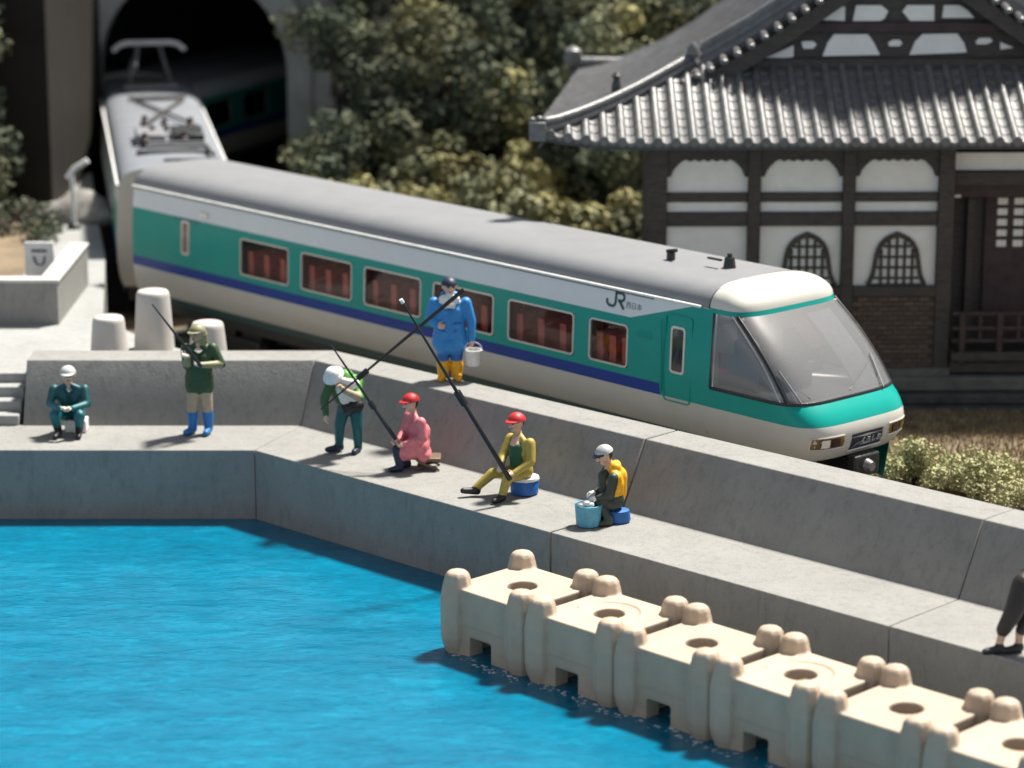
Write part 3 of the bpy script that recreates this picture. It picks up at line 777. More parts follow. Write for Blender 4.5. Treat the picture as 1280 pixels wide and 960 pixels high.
# ------------------------------------------------------------------ temple house
hs = empty('temple_hall', (5.0, 46.1, 0.0), 'white plastered temple hall with dark timber frame and curved tiled roof', 'temple', rz=R(1.0))
HX, HY = 5.0, 46.1
def hb(name, boxes, mt, bevel=0.015, parent=None, kind=None):
    m = MB()
    for (x0, x1, y0, y1, z0, z1) in boxes: m.box((x0 - HX, y0 - HY, z0), (x1 - HX, y1 - HY, z1))
    o = m.build(name, M(mt), parent or hs, bevel=bevel)
    if kind: o['kind'] = kind
    return o
wall = hb('wall', [(2.5, 7.5, 46.1, 46.3, 0.95, 4.95), (10.95, 11.15, 46.3, 54, 0.95, 4.95), (2.9, 10.95, 53.8, 54, 0.95, 4.95)], 'plaster', 0)
for a, b in ((2.3, 2.66), (4.05, 4.27), (5.68, 5.9), (7.33, 7.6)):
    hb('post', [(a, b, 45.96, 46.2, 0.95, 4.95)], 'timber_dark')
hb('side_wall', [(2.75, 2.9, 46.3, 54, 0.95, 4.95)], 'timber_dark', 0)
xs = [(2.66, 4.05), (4.27, 5.68), (5.9, 7.33)]
for a, b in xs:
    hb('beam', [(a, b, 46.0, 46.12, 3.92, 4.08)], 'timber_dark')
    hb('beam', [(a, b, 45.985, 46.12, 3.50, 3.74)], 'timber_dark')
    hb('sill', [(a, b, 45.95, 46.12, 2.26, 2.44)], 'timber_dark')
    # scalloped lintel with curved brackets
    fnl = lambda q, d: (q[0] - HX, d - HY, q[1])
    pts = [(a, 4.86), (a, 4.36)] + [(a + 0.06 + 0.16 * i / 4, 4.36 + 0.24 * (i / 4) ** 0.6) for i in range(5)]
    n_ = 12
    for i in range(n_ + 1): pts += [(a + 0.24 + (b - a - 0.48) * i / n_, 4.62 + (0.035 if i % 2 else 0.0))]
    pts += [(b - 0.06 - 0.16 * i / 4, 4.36 + 0.24 * (i / 4) ** 0.6) for i in range(4, -1, -1)] + [(b, 4.36), (b, 4.86)]
    MB().prism(pts, fnl, 46.02, 46.11).build('bracket_lintel', M('timber_dark'), hs, smooth=0)
hb('plate_beam', [(2.2, 11.3, 45.92, 46.25, 4.84, 5.0)], 'timber_dark')
hb('plinth', [(2.2, 7.62, 45.9, 46.15, 0.80, 0.99)], 'stone_grey')
# bell-shaped windows
def bell(cx, wb=1.02, z0=2.47, h=0.92):
    half = [(0.52, 0.0), (0.485, 0.06), (0.435, 0.2), (0.405, 0.4), (0.385, 0.55), (0.355, 0.68), (0.295, 0.80), (0.205, 0.895), (0.10, 0.955), (0.0, 1.0)]
    out = [(cx + x * wb, z0 + z_ * h) for x, z_ in half] + [(cx - x * wb, z0 + z_ * h) for x, z_ in half[-2::-1]]
    cz = z0 + 0.4 * h
    inn = [(cx + (x - cx) * 0.84, z0 + (z_ - z0) * 0.90) for x, z_ in out]
    m = MB(); k = len(out)
    vs = [(x - HX, 46.04 - HY, z_) for x, z_ in out] + [(x - HX, 46.04 - HY, z_) for x, z_ in inn] + [(x - HX, 46.11 - HY, z_) for x, z_ in out] + [(x - HX, 46.11 - HY, z_) for x, z_ in inn]
    fs = []
    for i in range(k - 1): fs += [(i, i + 1, k + i + 1, k + i), (2 * k + i, i, i + 1, 2 * k + i + 1), (k + i, k + i + 1, 3 * k + i + 1, 3 * k + i)]
    m.add(vs, fs)
    wo = m.build('bell_window', M('timber_dark'), hs, smooth=30)
    MB().box((cx - wb * 0.5 - HX, 46.02 - HY, z0 - 0.05), (cx + wb * 0.5 - HX, 46.105 - HY, z0)).build('window_sill', M('timber_dark'), wo)
    def half_w(z_):
        return float(np.interp((z_ - z0) / (0.88 * h), [q[1] for q in half], [q[0] for q in half])) * wb * 0.82
    for i in range(-2, 3):
        x = cx + i * 0.135
        zz = z0
        while zz < z0 + h * 0.88 and half_w(zz) > abs(x - cx): zz += 0.01
        MB().box((x - 0.024 - HX, 46.06 - HY, z0), (x + 0.024 - HX, 46.10 - HY, zz)).build('lattice_bar', M('timber_dark'), wo)
    for i in range(4):
        z_ = z0 + 0.1 + 0.185 * i; hw_ = half_w(z_)
        MB().box((cx - hw_ - HX, 46.064 - HY, z_ - 0.02), (cx + hw_ - HX, 46.095 - HY, z_ + 0.02)).build('lattice_rail', M('timber_dark'), wo)
bell(6.66); bell(5.10)
# brick panel in the right bay, plain boards behind the train in the others
hb('mortar_bed', [(5.9, 7.33, 46.0, 46.1, 0.99, 2.26)], 'mortar', 0)
bme = MB().box((0.006, -0.028, 0.006), (0.172, 0.02, 0.078)).mesh('brick', M('brick_brown'), 0)
for r in range(15):
    x = 5.9 + (0.0 if r % 2 else 0.089)
    if not r % 2:
        pass
    while x + 0.178 <= 7.335:
        link('brick', bme, hs, (x - HX, 46.0 - HY - random.uniform(0, 0.012), 0.995 + 0.0842 * r)); x += 0.178
for a, b in xs[:2]:
    hb('wainscot', [(a, b, 46.01, 46.11, 0.99, 2.26)], 'timber_dark', 0)
# entrance bay
hb('entrance_wall', [(7.6, 11.0, 46.9, 47.1, 0.9, 4.95)], 'timber_dark', 0)
hb('plaster_strip', [(7.62, 11.0, 46.3, 46.4, 4.42, 4.72)], 'plaster', 0)
hb('lintel', [(7.6, 11.0, 46.2, 46.45, 4.16, 4.40)], 'timber_dark'); hb('lintel', [(7.6, 11.0, 46.4, 46.6, 3.92, 4.15)], 'timber_plum')
hb('post', [(10.95, 11.25, 45.96, 46.2, 0.95, 4.95)], 'timber_dark'); hb('post', [(7.98, 8.12, 46.75, 46.9, 0.95, 4.0)], 'timber_dark')
dor = hb('lattice_door', [(8.3, 10.4, 46.80, 46.9, 1.0, 3.98)], 'timber_plum')
for c_ in range(6):
    for r in range(5):
        x = 8.52 + 0.29 * c_; z_ = 2.98 + 0.187 * r
        MB().box((x - HX, 46.788 - HY, z_), (x + 0.17 - HX, 46.799 - HY, z_ + 0.115)).build('paper_pane', M('plaster'), dor)
hb('wall_lamp', [(7.6, 7.74, 46.1, 46.2, 3.97, 4.02)], 'sign_white')
for z_ in (1.94, 1.68, 1.46):
    hb('railing_bar', [(7.62, 11.0, 45.84, 45.92, z_, z_ + 0.075)], 'timber_plum')
for x in (7.75, 8.4, 9.3, 10.2):
    hb('railing_post', [(x, x + 0.11, 45.82, 45.94, 1.1, 2.0)], 'timber_plum')
for x in (8.08, 8.75, 9.0, 9.6):
    hb('railing_post', [(x, x + 0.07, 45.85, 45.91, 1.46, 1.94)], 'timber_plum')
hb('veranda', [(7.62, 11.0, 45.8, 46.9, 1.14, 1.3)], 'timber_dark'); hb('veranda_beam', [(7.62, 11.0, 45.95, 46.1, 0.9, 1.1)], 'timber_dark')
hb('stone_step', [(1.9, 12, 45.75, 54, 0.62, 0.86)], 'stone_grey', 0.03)
hb('stone_step', [(1.8, 12.1, 45.52, 54, 0.44, 0.61)], 'stone_dark', 0.03)
hb('stone_step', [(1.7, 12.2, 45.25, 54, 0.2, 0.43)], 'stone_dark', 0.03)
# roof
CX = 6.82
def eave_z(x):
    d = max(0, 1.9 - (x - 0.4)) / 1.9
    return 5.05 + 0.17 * d * d
def front_pt(x, f):                     # point on the front slope, f 0 at eave, 1 at gable foot
    xm = x if x <= CX else 2 * CX - x
    return (x, 45.2 + 2.1 * f, eave_z(xm) + (6.12 - 5.05) * (0.82 * f + 0.18 * f * f) * (1 if xm > 3 else 1))
def hip_f(x):
    xm = x if x <= CX else 2 * CX - x
    return min(1.0, max(0.02, (xm - 0.42) / 2.75))
nx = 64
rows = []
for i in range(7):
    row = []
    for j in range(nx + 1):
        x = 0.42 + (2 * (CX - 0.42)) * j / nx
        f = hip_f(x) * i / 6; q = front_pt(x, f); row.append((q[0] - HX, q[1] - HY, q[2]))
    rows.append(row)
und = [[(a, b, c - 0.1) for a, b, c in r] for r in rows]
m = MB().grid(rows).grid(und)
m.grid([rows[0], und[0]])
m.build('roof', M('roof_dark'), hs, smooth=40)
# tile rows of the front slope
nrow = 42
for k in range(nrow):
    x = 0.62 + k * (2 * (CX - 0.62)) / (nrow - 1)
    if x > 10.3: break
    fm = hip_f(x); m = MB(); nseg = max(2, int(9 * fm))
    prev = None
    for i in range(nseg):
        fa, fb = fm * i / nseg, fm * (i + 1) / nseg
        a = Vector(front_pt(x, fa)); b = Vector(front_pt(x, fb))
        rr = []
        for q, lift, rad in ((a, 0.014, 0.081), (b, 0.012, 0.0795)):
            rr.append([(q.x - HX + rad * math.cos(math.pi * t / 6), q.y - HY - 0.3 * rad * math.sin(math.pi * t / 6), q.z + lift - 0.015 + rad * 1.05 * math.sin(math.pi * t / 6)) for t in range(7)])
        m.grid(rr)
        if i == 0:
            c = rr[0]; m.add(c, [tuple(range(7))])
    q = front_pt(x, 0)
    m.tube([(q[0] - HX, q[1] - HY - 0.04, q[2] + 0.03), (q[0] - HX, q[1] - HY + 0.02, q[2] + 0.035)], 0.085, 12)
    m.build('tile_row', M('roof_tile'), hs, smooth=35)
    # pan tiles between two rows
    xa = x + 0.08; xb = x + (2 * (CX - 0.62)) / (nrow - 1) - 0.08
    xm_ = (xa + xb) / 2; fm = hip_f(xm_); m = MB(); nseg = max(2, int(9 * fm))
    for i in range(nseg):
        fa, fb = fm * i / nseg, fm * (i + 1.05) / nseg
        a0 = front_pt(xa, fa); am = front_pt(xm_, fa); b0 = front_pt(xb, fa)
        a1 = front_pt(xa, fb); bm_ = front_pt(xm_, fb); b1 = front_pt(xb, fb)
        m.grid([[(a0[0] - HX, a0[1] - HY - 0.01, a0[2] - 0.03), (am[0] - HX, am[1] - HY - 0.01, am[2] - 0.05), (b0[0] - HX, b0[1] - HY - 0.01, b0[2] - 0.03)],
                [(a0[0] - HX, a0[1] - HY - 0.01, a0[2] + 0.034), (am[0] - HX, am[1] - HY - 0.01, am[2] + 0.012), (b0[0] - HX, b0[1] - HY - 0.01, b0[2] + 0.034)],
                [(a1[0] - HX, a1[1] - HY, a1[2] + 0.02), (bm_[0] - HX, bm_[1] - HY, bm_[2] + 0.0), (b1[0] - HX, b1[1] - HY, b1[2] + 0.02)]])
    m.build('pan_tiles', M('roof_tile'), hs, smooth=35)
# gable roof slopes
PROF = [(0.42, 5.10), (1.0, 5.18), (1.7, 5.36), (2.51, 5.64), (3.35, 6.02), (4.17, 6.49), (4.99, 7.02), (5.6, 7.44), (6.82, 8.35)]
def skew(side, x, y): return (0.135 * max(0, y - 46.2) * max(0, 1 - (x - 0.42) / 5.0)) if side < 0 else 0.0
def gx(side, x): return (x if side < 0 else 2 * CX - x) - HX
for side in (-1, 1):
    m = MB(); rows = []
    for x, z_ in PROF:
        ys = max(47.0, 0) if x > 2.9 else 45.2 + 2.1 * hip_f(x)
        rows.append([(gx(side, x) + skew(side, x, y), y - HY, z_) for y in (ys, 49, 51, 53, 54.6)])
    m.grid(rows); m.grid([[(a, b, c - 0.12) for a, b, c in r] for r in rows]); m.build('gable_roof', M('roof_dark'), hs, smooth=40)
    # ribs of the side slope seen at a low angle
    for q in range(20):
        y = 47.35 + 0.36 * q
        m = MB().tube([(gx(side, x) + skew(side, x, y), y - HY, z_ + 0.05) for x, z_ in PROF], 0.085, 8); m.build('side_tile_row', M('roof_tile'), hs, smooth=50)
    # descending ridge just behind the verge, hip ridge towards the corner
    up_ = [(x, z_) for x, z_ in PROF if x > 2.6]
    m = MB()
    for dz, rad in ((0.10, 0.16), (0.27, 0.13), (0.40, 0.10)):
        m.tube([(gx(side, x), 47.42 - HY, z_ + dz) for x, z_ in up_], rad, 10)
    m.build('descending_ridge', M('roof_tile'), hs, smooth=50)
    m = MB(); hp = []
    for i in range(9):
        x = 0.42 + 2.75 * i / 8; q = front_pt(x, hip_f(x)); hp.append((gx(side, x), q[1] - HY, q[2] + 0.05))
    m.tube(hp, [0.10] * 9, 10); m.tube([(a, b, c + 0.12) for a, b, c in hp], [0.085] * 9, 10)
    m.build('hip_ridge', M('roof_tile'), hs, smooth=50)
    q = hp[0]
    m = MB().box((q[0] - 0.15, q[1] - 0.2, q[2] - 0.16), (q[0] + 0.13, q[1] + 0.06, q[2] + 0.16))
    for dx in (-0.1, 0.02, 0.12): m.lathe([(0.02, -0.06), (0.06, -0.02), (0.065, 0.03), (0.03, 0.07)], 10, (q[0] + dx, q[1] - 0.1, q[2] + 0.2 - abs(dx) * 0.3))
    m.build('ridge_end_tile', M('roof_tile'), hs, smooth=40, bevel=0.03)
    q = hp[-1]
    m = MB().lathe([(0.05, -0.08), (0.11, 0.0), (0.10, 0.12), (0.04, 0.2)], 12, (q[0], q[1] - 0.1, q[2] + 0.15)); m.build('ridge_end_tile', M('roof_tile'), hs, smooth=40)
    m = MB().lathe([(0.04, -0.08), (0.09, 0.0), (0.08, 0.14), (0.05, 0.22), (0.09, 0.27), (0.03, 0.34)], 12, (hp[4][0], hp[4][1] + 0.15, hp[4][2] + 0.18)); m.build('ridge_ornament', M('roof_dark'), hs, smooth=40)
    # verge tiles with round ends, and barge board
    vp = []
    for i in range(18):
        x = 2.75 + (6.7 - 2.75) * i / 17; vp.append((x, float(np.interp(x, [p_[0] for p_ in PROF], [p_[1] for p_ in PROF]))))
    for x, z_ in vp:
        m = MB().tube([(gx(side, x), 46.88 - HY, z_ + 0.02), (gx(side, x), 47.3 - HY, z_ + 0.06)], 0.075, 10)
        m.lathe([(0.03, -0.06), (0.07, -0.03), (0.07, 0.03), (0.03, 0.06)], 10, (gx(side, x), 46.87 - HY, z_ + 0.02)); m.build('verge_tile', M('roof_tile'), hs, smooth=50)
    rows = [[(gx(side, x), 46.98 - HY, z_ - 0.05), (gx(side, x), 46.98 - HY, z_ - 0.36), (gx(side, x), 47.08 - HY, z_ - 0.36), (gx(side, x), 47.08 - HY, z_ - 0.05)] for x, z_ in vp]
    MB().grid(rows, closed=True).build('barge_board', M('timber_dark'), hs, smooth=40)
MB().tube([(CX - HX, 46.9 - HY, 8.5), (CX - HX, 54.6 - HY, 8.5)], 0.22, 12).build('main_ridge', M('roof_tile'), hs)
MB().prism([(2.9, 5.75), (CX * 2 - 2.9, 5.75), (CX, 8.25)], lambda q, d: (q[0] - HX, d - HY, q[1]), 47.34, 47.5).build('gable_board', M('timber_dark'), hs, smooth=0)
hb('gable_beam', [(4.95, 2 * CX - 4.95, 47.24, 47.34, 6.68, 6.86)], 'timber_plum'); hb('gable_beam', [(3.75, 2 * CX - 3.75, 47.2, 47.36, 6.08, 6.23)], 'timber_dark')
GP = [[(4.44, 6.24), (4.93, 6.46), (4.93, 6.26), (4.81, 6.24)], [(5.06, 6.51), (5.12, 6.53), (5.27, 6.53), (5.33, 6.47), (5.27, 6.4), (5.1, 6.4)], [(5.44, 6.27), (5.52, 6.5), (5.63, 6.65), (6.22, 6.65), (6.33, 6.5), (6.44, 6.29)],
      [(6.58, 6.5), (6.66, 6.55), (6.78, 6.55), (6.83, 6.49), (6.78, 6.44), (6.6, 6.44)], [(6.96, 6.29), (7.05, 6.52), (7.18, 6.65), (7.78, 6.66), (7.9, 6.5), (7.96, 6.33)], [(8.11, 6.52), (8.18, 6.58), (8.36, 6.58), (8.41, 6.52), (8.3, 6.47), (8.13, 6.47)], [(8.54, 6.51), (8.78, 6.41), (8.55, 6.38)],
      [(5.37, 6.9), (5.56, 7.09), (5.72, 7.13), (5.81, 7.13), (5.81, 6.88)], [(5.95, 6.88), (6.0, 7.15), (6.44, 7.15), (6.56, 7.05), (6.5, 6.92), (6.42, 6.88)], [(6.81, 7.04), (6.89, 7.15), (7.36, 7.15), (7.37, 6.88), (6.95, 6.88)], [(7.51, 6.93), (7.53, 7.15), (7.8, 7.15), (7.95, 7.06), (8.07, 6.93)]]
for poly in GP:
    MB().prism(poly, lambda q, d: (q[0] - HX, d - HY, q[1]), 47.30, 47.345).build('gable_panel', M('plaster'), hs, smooth=0)
# side wing roof behind
rows = [[(x - HX, y - HY, z_) for x in (1.3, 1.7, 3.5)] for y, z_ in ((52.3, 4.35), (53.2, 4.75), (54.0, 5.28))]
MB().grid(rows).grid([[(a, b, c - 0.1) for a, b, c in r] for r in rows]).build('wing_roof', M('roof_tile'), hs)
MB().tube([(1.25 - HX, 54.0 - HY, 5.34), (3.5 - HX, 54.0 - HY, 5.3)], 0.13, 10).lathe([(0.16, -0.15), (0.2, 0.0), (0.17, 0.14), (0.05, 0.22)], 12, (1.35 - HX, 54.0 - HY, 5.45)).build('wing_ridge', M('roof_tile'), hs)

# ------------------------------------------------------------------ wave blocks
def block_mesh(ringed):
    m = MB()
    hs_, rh, n = 0.685, 0.2, 40
    sq = []
    for i in range(n):
        a = 2 * math.pi * i / n; c, s = math.cos(a), math.sin(a); k = hs_ / max(abs(c), abs(s)); sq.append((c * k, s * k))
    ci = [(rh * math.cos(2 * math.pi * i / n), rh * math.sin(2 * math.pi * i / n)) for i in range(n)]
    loops = [[(x, y, 0.90) for x, y in sq], [(x, y, 0.90) for x, y in ci], [(x, y, 0.42) for x, y in ci], [(x, y, 0.42) for x, y in sq]]
    m.grid(loops + [loops[0]], closed=True)
    for a in range(4):                                    # side walls with a notch at the foot
        ca, sa = math.cos(a * math.pi / 2), math.sin(a * math.pi / 2)
        for x0, x1, z0 in ((-0.66, 0.66, 0.26), (-0.66, -0.30, -0.1), (0.10, 0.70, -0.1)):
            b = MB().box((x0, -0.675, z0), (x1, -0.42, 0.86)); m.add([(x * ca - y * sa, x * sa + y * ca, z_) for x, y, z_ in b.v], b.f)
    for sx in (-1, 1):
        for sy in (-1, 1):
            m.lathe([(0.15, -0.4), (0.16, 0.0), (0.20, 0.09), (0.228, 0.22), (0.232, 0.72), (0.205, 0.88), (0.165, 1.05), (0.135, 1.095), (0.06, 1.12)], 8, (sx * 0.60, sy * 0.60, 0))
    if ringed:
        b = []
        for i in range(28):
            a = math.pi * (-0.25 + 1.35 * i / 27); b.append((0.43 * math.cos(a), 0.43 * math.sin(a), 0.905))
        m.tube(b, 0.028, 6)
    me0 = m.mesh('w', M('beige_plastic'))
    o = link('w', me0)
    md = o.modifiers.new('r', 'REMESH'); md.mode = 'VOXEL'; md.voxel_size = 0.017
    sm = o.modifiers.new('s', 'SMOOTH'); sm.iterations = 2; sm.factor = 0.5
    me = evaluated(o, 'wave_block'); bpy.data.objects.remove(o)
    me.materials.clear(); me.materials.append(MATS['beige_plastic'])
    me.polygons.foreach_set('use_smooth', [True] * len(me.polygons))
    me.name = 'wave_block'
    return me
bm_plain, bm_ring = block_mesh(False), block_mesh(True)
BL = ['beige wave block at the far left end of the row, plain top with round hole', 'beige wave block second from the far end, with a raised arc around its hole', 'plain beige wave block in the middle of the row beneath the sea wall',
      'beige wave block fourth along the row, with a raised arc around its hole', 'beige wave block fifth along, partly covered by a rounded pale post', 'blurred beige wave block cut off by the lower right corner']
for i in range(6):
    o = link('wave_block', bm_ring if i in (1, 3) else bm_plain, None, (0.13 + 1.105 * i, 34.06 - 1.135 * i, 0.0), R(-45.5) + R(random.uniform(-1, 1)))
    tag(o, BL[i], 'wave block', 'beige wave blocks below the sea wall')
# white foam chips along the water line of the blocks
fm_ = MB(); rng = random.Random(3)
for i in range(700):
    u = rng.uniform(-0.35, 6.2); side = rng.random()
    bx = 0.13 + 1.105 * u; by = 34.06 - 1.135 * u
    off = 0.80 + rng.gauss(0, 0.05) + 0.04 * math.sin(u * 5.3) + 0.03 * math.sin(u * 17)
    cx, cy = bx - 0.713 * off, by - 0.70 * off
    r_ = 0.004 + 0.016 * rng.random() ** 3
    fm_.lathe([(r_, 0), (r_ * 0.8, r_ * 0.5), (r_ * 0.2, r_ * 0.8)], 6, (cx, cy, -0.003), sx=rng.uniform(0.8, 2.6), sy=rng.uniform(0.7, 1.5))
tag(fm_.build('foam', M('foam')), 'white foam specks along the foot of the beige wave blocks', 'foam', kind='stuff')

# ------------------------------------------------------------------ figures
def relax(me, caps):
    nv = len(me.vertices); co = np.zeros(nv * 3); me.vertices.foreach_get('co', co); co = co.reshape(-1, 3)
    ed = np.zeros(len(me.edges) * 2, np.int32); me.edges.foreach_get('vertices', ed); ed = ed.reshape(-1, 2)
    wgt = np.ones(nv)
    for a, b, ra, rb, c_, pr_ in caps:
        if max(ra, rb) < 0.036:
            A = np.array(a); d = np.array(b) - A; t = np.clip(((co - A) @ d) / max(1e-9, d @ d), 0, 1)
            dist = np.linalg.norm(co - (A + t[:, None] * d), axis=1) - max(ra, rb)
            wgt = np.minimum(wgt, np.clip(dist / 0.03, 0, 1))
    deg = np.bincount(ed.ravel(), minlength=nv).astype(float)[:, None]
    for _ in range(14):
        acc = np.zeros_like(co)
        for k in range(3): acc[:, k] = np.bincount(ed[:, 0], co[ed[:, 1], k], nv) + np.bincount(ed[:, 1], co[ed[:, 0], k], nv)
        co += (acc / np.maximum(deg, 1) - co) * 0.6 * wgt[:, None]
    me.vertices.foreach_set('co', co.ravel()); me.update()
def caps_mesh(caps, voxel):
    m = MB()
    for a, b, ra, rb, c, pr in caps:
        a = Vector(a); b = Vector(b)
        d = (b - a); L = d.length
        d = d.normalized() if L > 1e-5 else Vector((0, 0, 1))
        pts = []; rs = []
        for i in range(4): t = R(88 - 88 * i / 3); pts.append(a - d * ra * math.sin(t)); rs.append(max(0.001, ra * math.cos(t)))
        for i in range(4): t = R(88 * i / 3); pts.append(b + d * rb * math.sin(t)); rs.append(max(0.001, rb * math.cos(t)))
        m.tube(pts, rs, 12)
    o = link('w', m.mesh('w', []))
    md = o.modifiers.new('r', 'REMESH'); md.mode = 'VOXEL'; md.voxel_size = voxel
    sm = o.modifiers.new('s', 'SMOOTH'); sm.iterations = 1; sm.factor = 0.5
    me = evaluated(o, 'body'); bpy.data.objects.remove(o)
    relax(me, caps)
    # colour by nearest part
    n = len(me.polygons); cen = np.zeros(n * 3); me.polygons.foreach_get('center', cen); cen = cen.reshape(-1, 3)
    best = np.full(n, 1e9); idx = np.zeros(n, int)
    names = []
    for a, b, ra, rb, c, pr in caps:
        if c not in names: names.append(c)
        A = np.array(a); B = np.array(b); d = B - A; L2 = max(1e-9, d @ d)
        t = np.clip(((cen - A) @ d) / L2, 0, 1)
        dist = np.linalg.norm(cen - (A + t[:, None] * d), axis=1) - (ra + (rb - ra) * t) - pr
        k = dist < best; best[k] = dist[k]; idx[k] = names.index(c)
    me.materials.clear()
    for c in names: me.materials.append(MATS['paint_' + c])
    me.polygons.foreach_set('material_index', idx.astype(np.int32))
    me.polygons.foreach_set('use_smooth', [True] * n)
    return me
def V(*a): return Vector(a)
def hand(caps, wrist, direc, palm_n, col='skin', curl=0.5):
    """palm, four bent fingers of different length, thumb from the side"""
    w_ = Vector(wrist); d = Vector(direc).normalized(); n = (Vector(palm_n) - d * Vector(palm_n).dot(d)).normalized(); sd = d.cross(n)
    k = w_ + d * 0.075
    caps.append((w_, k, 0.030, 0.034, col, 0))
    caps.append((w_ + sd * 0.015, k + sd * 0.018, 0.024, 0.024, col, 0)); caps.append((w_ - sd * 0.015, k - sd * 0.018, 0.024, 0.024, col, 0))
    for i, ln in enumerate((0.052, 0.060, 0.056, 0.044)):
        o = k + sd * (0.034 - 0.0225 * i)
        d1 = (d * math.cos(curl) + n * math.sin(curl)); d2 = (d * math.cos(curl * 2.4) + n * math.sin(curl * 2.4))
        p1 = o + d1 * ln * 0.6 + d * 0.012; p2 = p1 + d2 * ln * 0.6
        caps.append((o, p1, 0.0118, 0.011, col, 0)); caps.append((p1, p2, 0.011, 0.009, col, 0))
    t0 = w_ + sd * 0.03 + d * 0.02; t1 = t0 + (sd * 0.6 + d * 0.6 + n * 0.5).normalized() * 0.045; t2 = t1 + (d + n * 0.9).normalized() * 0.032
    caps.append((t0, t1, 0.0135, 0.012, col, 0)); caps.append((t1, t2, 0.012, 0.0095, col, 0))
def headcaps(caps, c, face, skin='skin', hair='hair', r=0.108, up=(0, 0, 1)):
    c = Vector(c); f = Vector(face).normalized(); u = Vector(up); u = (u - f * u.dot(f)).normalized(); s = f.cross(u)
    caps.append((c + u * 0.035 - f * 0.01, c - u * 0.015 + f * 0.005, r, r * 0.92, skin, 0))
    caps.append((c - u * 0.06 + f * 0.02, c - u * 0.085 + f * 0.035, r * 0.72, r * 0.52, skin, 0))       # jaw
    caps.append((c + u * 0.045 - f * 0.03, c - u * 0.005 - f * 0.035, r * 0.98, r * 0.85, hair, 0.004))   # back of the hair
    caps.append((c + u * 0.015 + f * (r * 0.93), c - u * 0.028 + f * (r * 1.14), 0.013, 0.020, skin, 0.004))  # nose
    caps.append((c - u * 0.062 + f * (r * 0.97) - s * 0.022, c - u * 0.062 + f * (r * 0.97) + s * 0.022, 0.010, 0.010, 'lip', 0.002))
    for q in (-1, 1):
        caps.append((c + u * 0.012 + f * (r * 0.88) + s * 0.042 * q, c + u * 0.012 + f * (r * 0.885) + s * 0.043 * q, 0.013, 0.013, 'eye', 0.004))
        caps.append((c + u * 0.036 + f * (r * 0.90) + s * 0.03 * q, c + u * 0.034 + f * (r * 0.86) + s * 0.056 * q, 0.010, 0.009, hair, 0.003))
        caps.append((c + s * (r * 0.98) * q - f * 0.01 + u * 0.015, c + s * (r * 1.0) * q - f * 0.012 - u * 0.025, 0.018, 0.014, skin, 0.003))
def frame(c, f, up=(0, 0, 1)):
    f = Vector(f).normalized(); u = Vector(up); u = (u - f * u.dot(f)).normalized(); return Vector(c), f, u, f.cross(u)
def hat(parent, c, face, mt, kind='cap', r=0.122, brimmt=None, up=(0, 0, 1)):
    c, f, u, s = frame(c, face, up)
    def P_(x, y, z_): return tuple(c + f * x + s * y + u * z_)
    m = MB(); rows = []
    for i in range(7):
        a = R(90 * i / 6) * 0.98
        rr = r * math.cos(a) * (1.03 if i < 2 else 1); rows.append([P_(rr * 1.06 * math.cos(2 * math.pi * j / 20) - 0.01, rr * math.sin(2 * math.pi * j / 20), 0.035 + r * 0.92 * math.sin(a)) for j in range(20)])
    m.grid(rows, closed=True)
    m.add(rows[-1], [tuple(range(20))])
    m.add(rows[0], [tuple(range(20))])
    if kind == 'cap':
        top = []; 
        for i in range(11):
            a = R(-72 + 144 * i / 10); top.append((r * 1.02 * math.cos(a) - 0.01, r * 0.98 * math.sin(a), 0.045, r * (1.02 + 0.42 * max(0, math.cos(a)) ** 0.7) * math.cos(a), r * 1.0 * math.sin(a), 0.025))
        va = [P_(a, b, c_) for a, b, c_, *_ in top]; vb = [P_(d_, e, f_) for *_, d_, e, f_ in top]
        m.grid([va, vb], m=1); m.grid([[tuple(Vector(p_) + u * 0.012) for p_ in va], [tuple(Vector(p_) + u * 0.012) for p_ in vb]], m=1)
        m.grid([vb, [tuple(Vector(p_) + u * 0.012) for p_ in vb]], m=1)
    elif kind == 'bucket':
        r0 = [P_(r * 1.06 * math.cos(2 * math.pi * j / 20) - 0.01, r * 1.0 * math.sin(2 * math.pi * j / 20), 0.05) for j in range(20)]
        r1 = [P_(r * 1.42 * math.cos(2 * math.pi * j / 20) - 0.01, r * 1.34 * math.sin(2 * math.pi * j / 20), 0.008) for j in range(20)]
        r2 = [tuple(Vector(p_) - u * 0.014) for p_ in r1]; r3 = [tuple(Vector(p_) - u * 0.014) for p_ in r0]
        m.grid([r0, r1, r2, r3], m=1, closed=True)
    return m.build(kind if kind == 'cap' else ('sun_hat' if kind == 'bucket' else 'beanie'), M('paint_' + mt, 'paint_' + (brimmt or mt)), parent, smooth=50)
def person(loc, label, caps, voxel=0.0095):
    root = empty('person', loc, label, 'person', 'figures fishing on the sea wall')
    link('body', caps_mesh(caps, voxel), root)
    return root
def limb(caps, a, b, c, r0, r1, r2, c1, c2, bulge=True):
    caps.append((a, b, r0, r1, c1, 0)); caps.append((b, c, r1, r2, c2, 0))
def boot(caps, ankle, d, col, ln=0.17, h=0.0, r=0.05):
    a = Vector(ankle); d = Vector(d).normalized()
    caps.append((a, a + V(0, 0, -0.03), r * 1.0, r * 1.0, col, 0.006)); caps.append((a - d * 0.02 + V(0, 0, -0.03), a + d * ln + V(0, 0, -0.042), r * 0.95, r * 0.78, col, 0.006))
    caps.append((a - d * 0.03 + V(0, 0, -0.05), a + d * ln + V(0, 0, -0.052), r * 0.7, r * 0.62, col, 0.004))
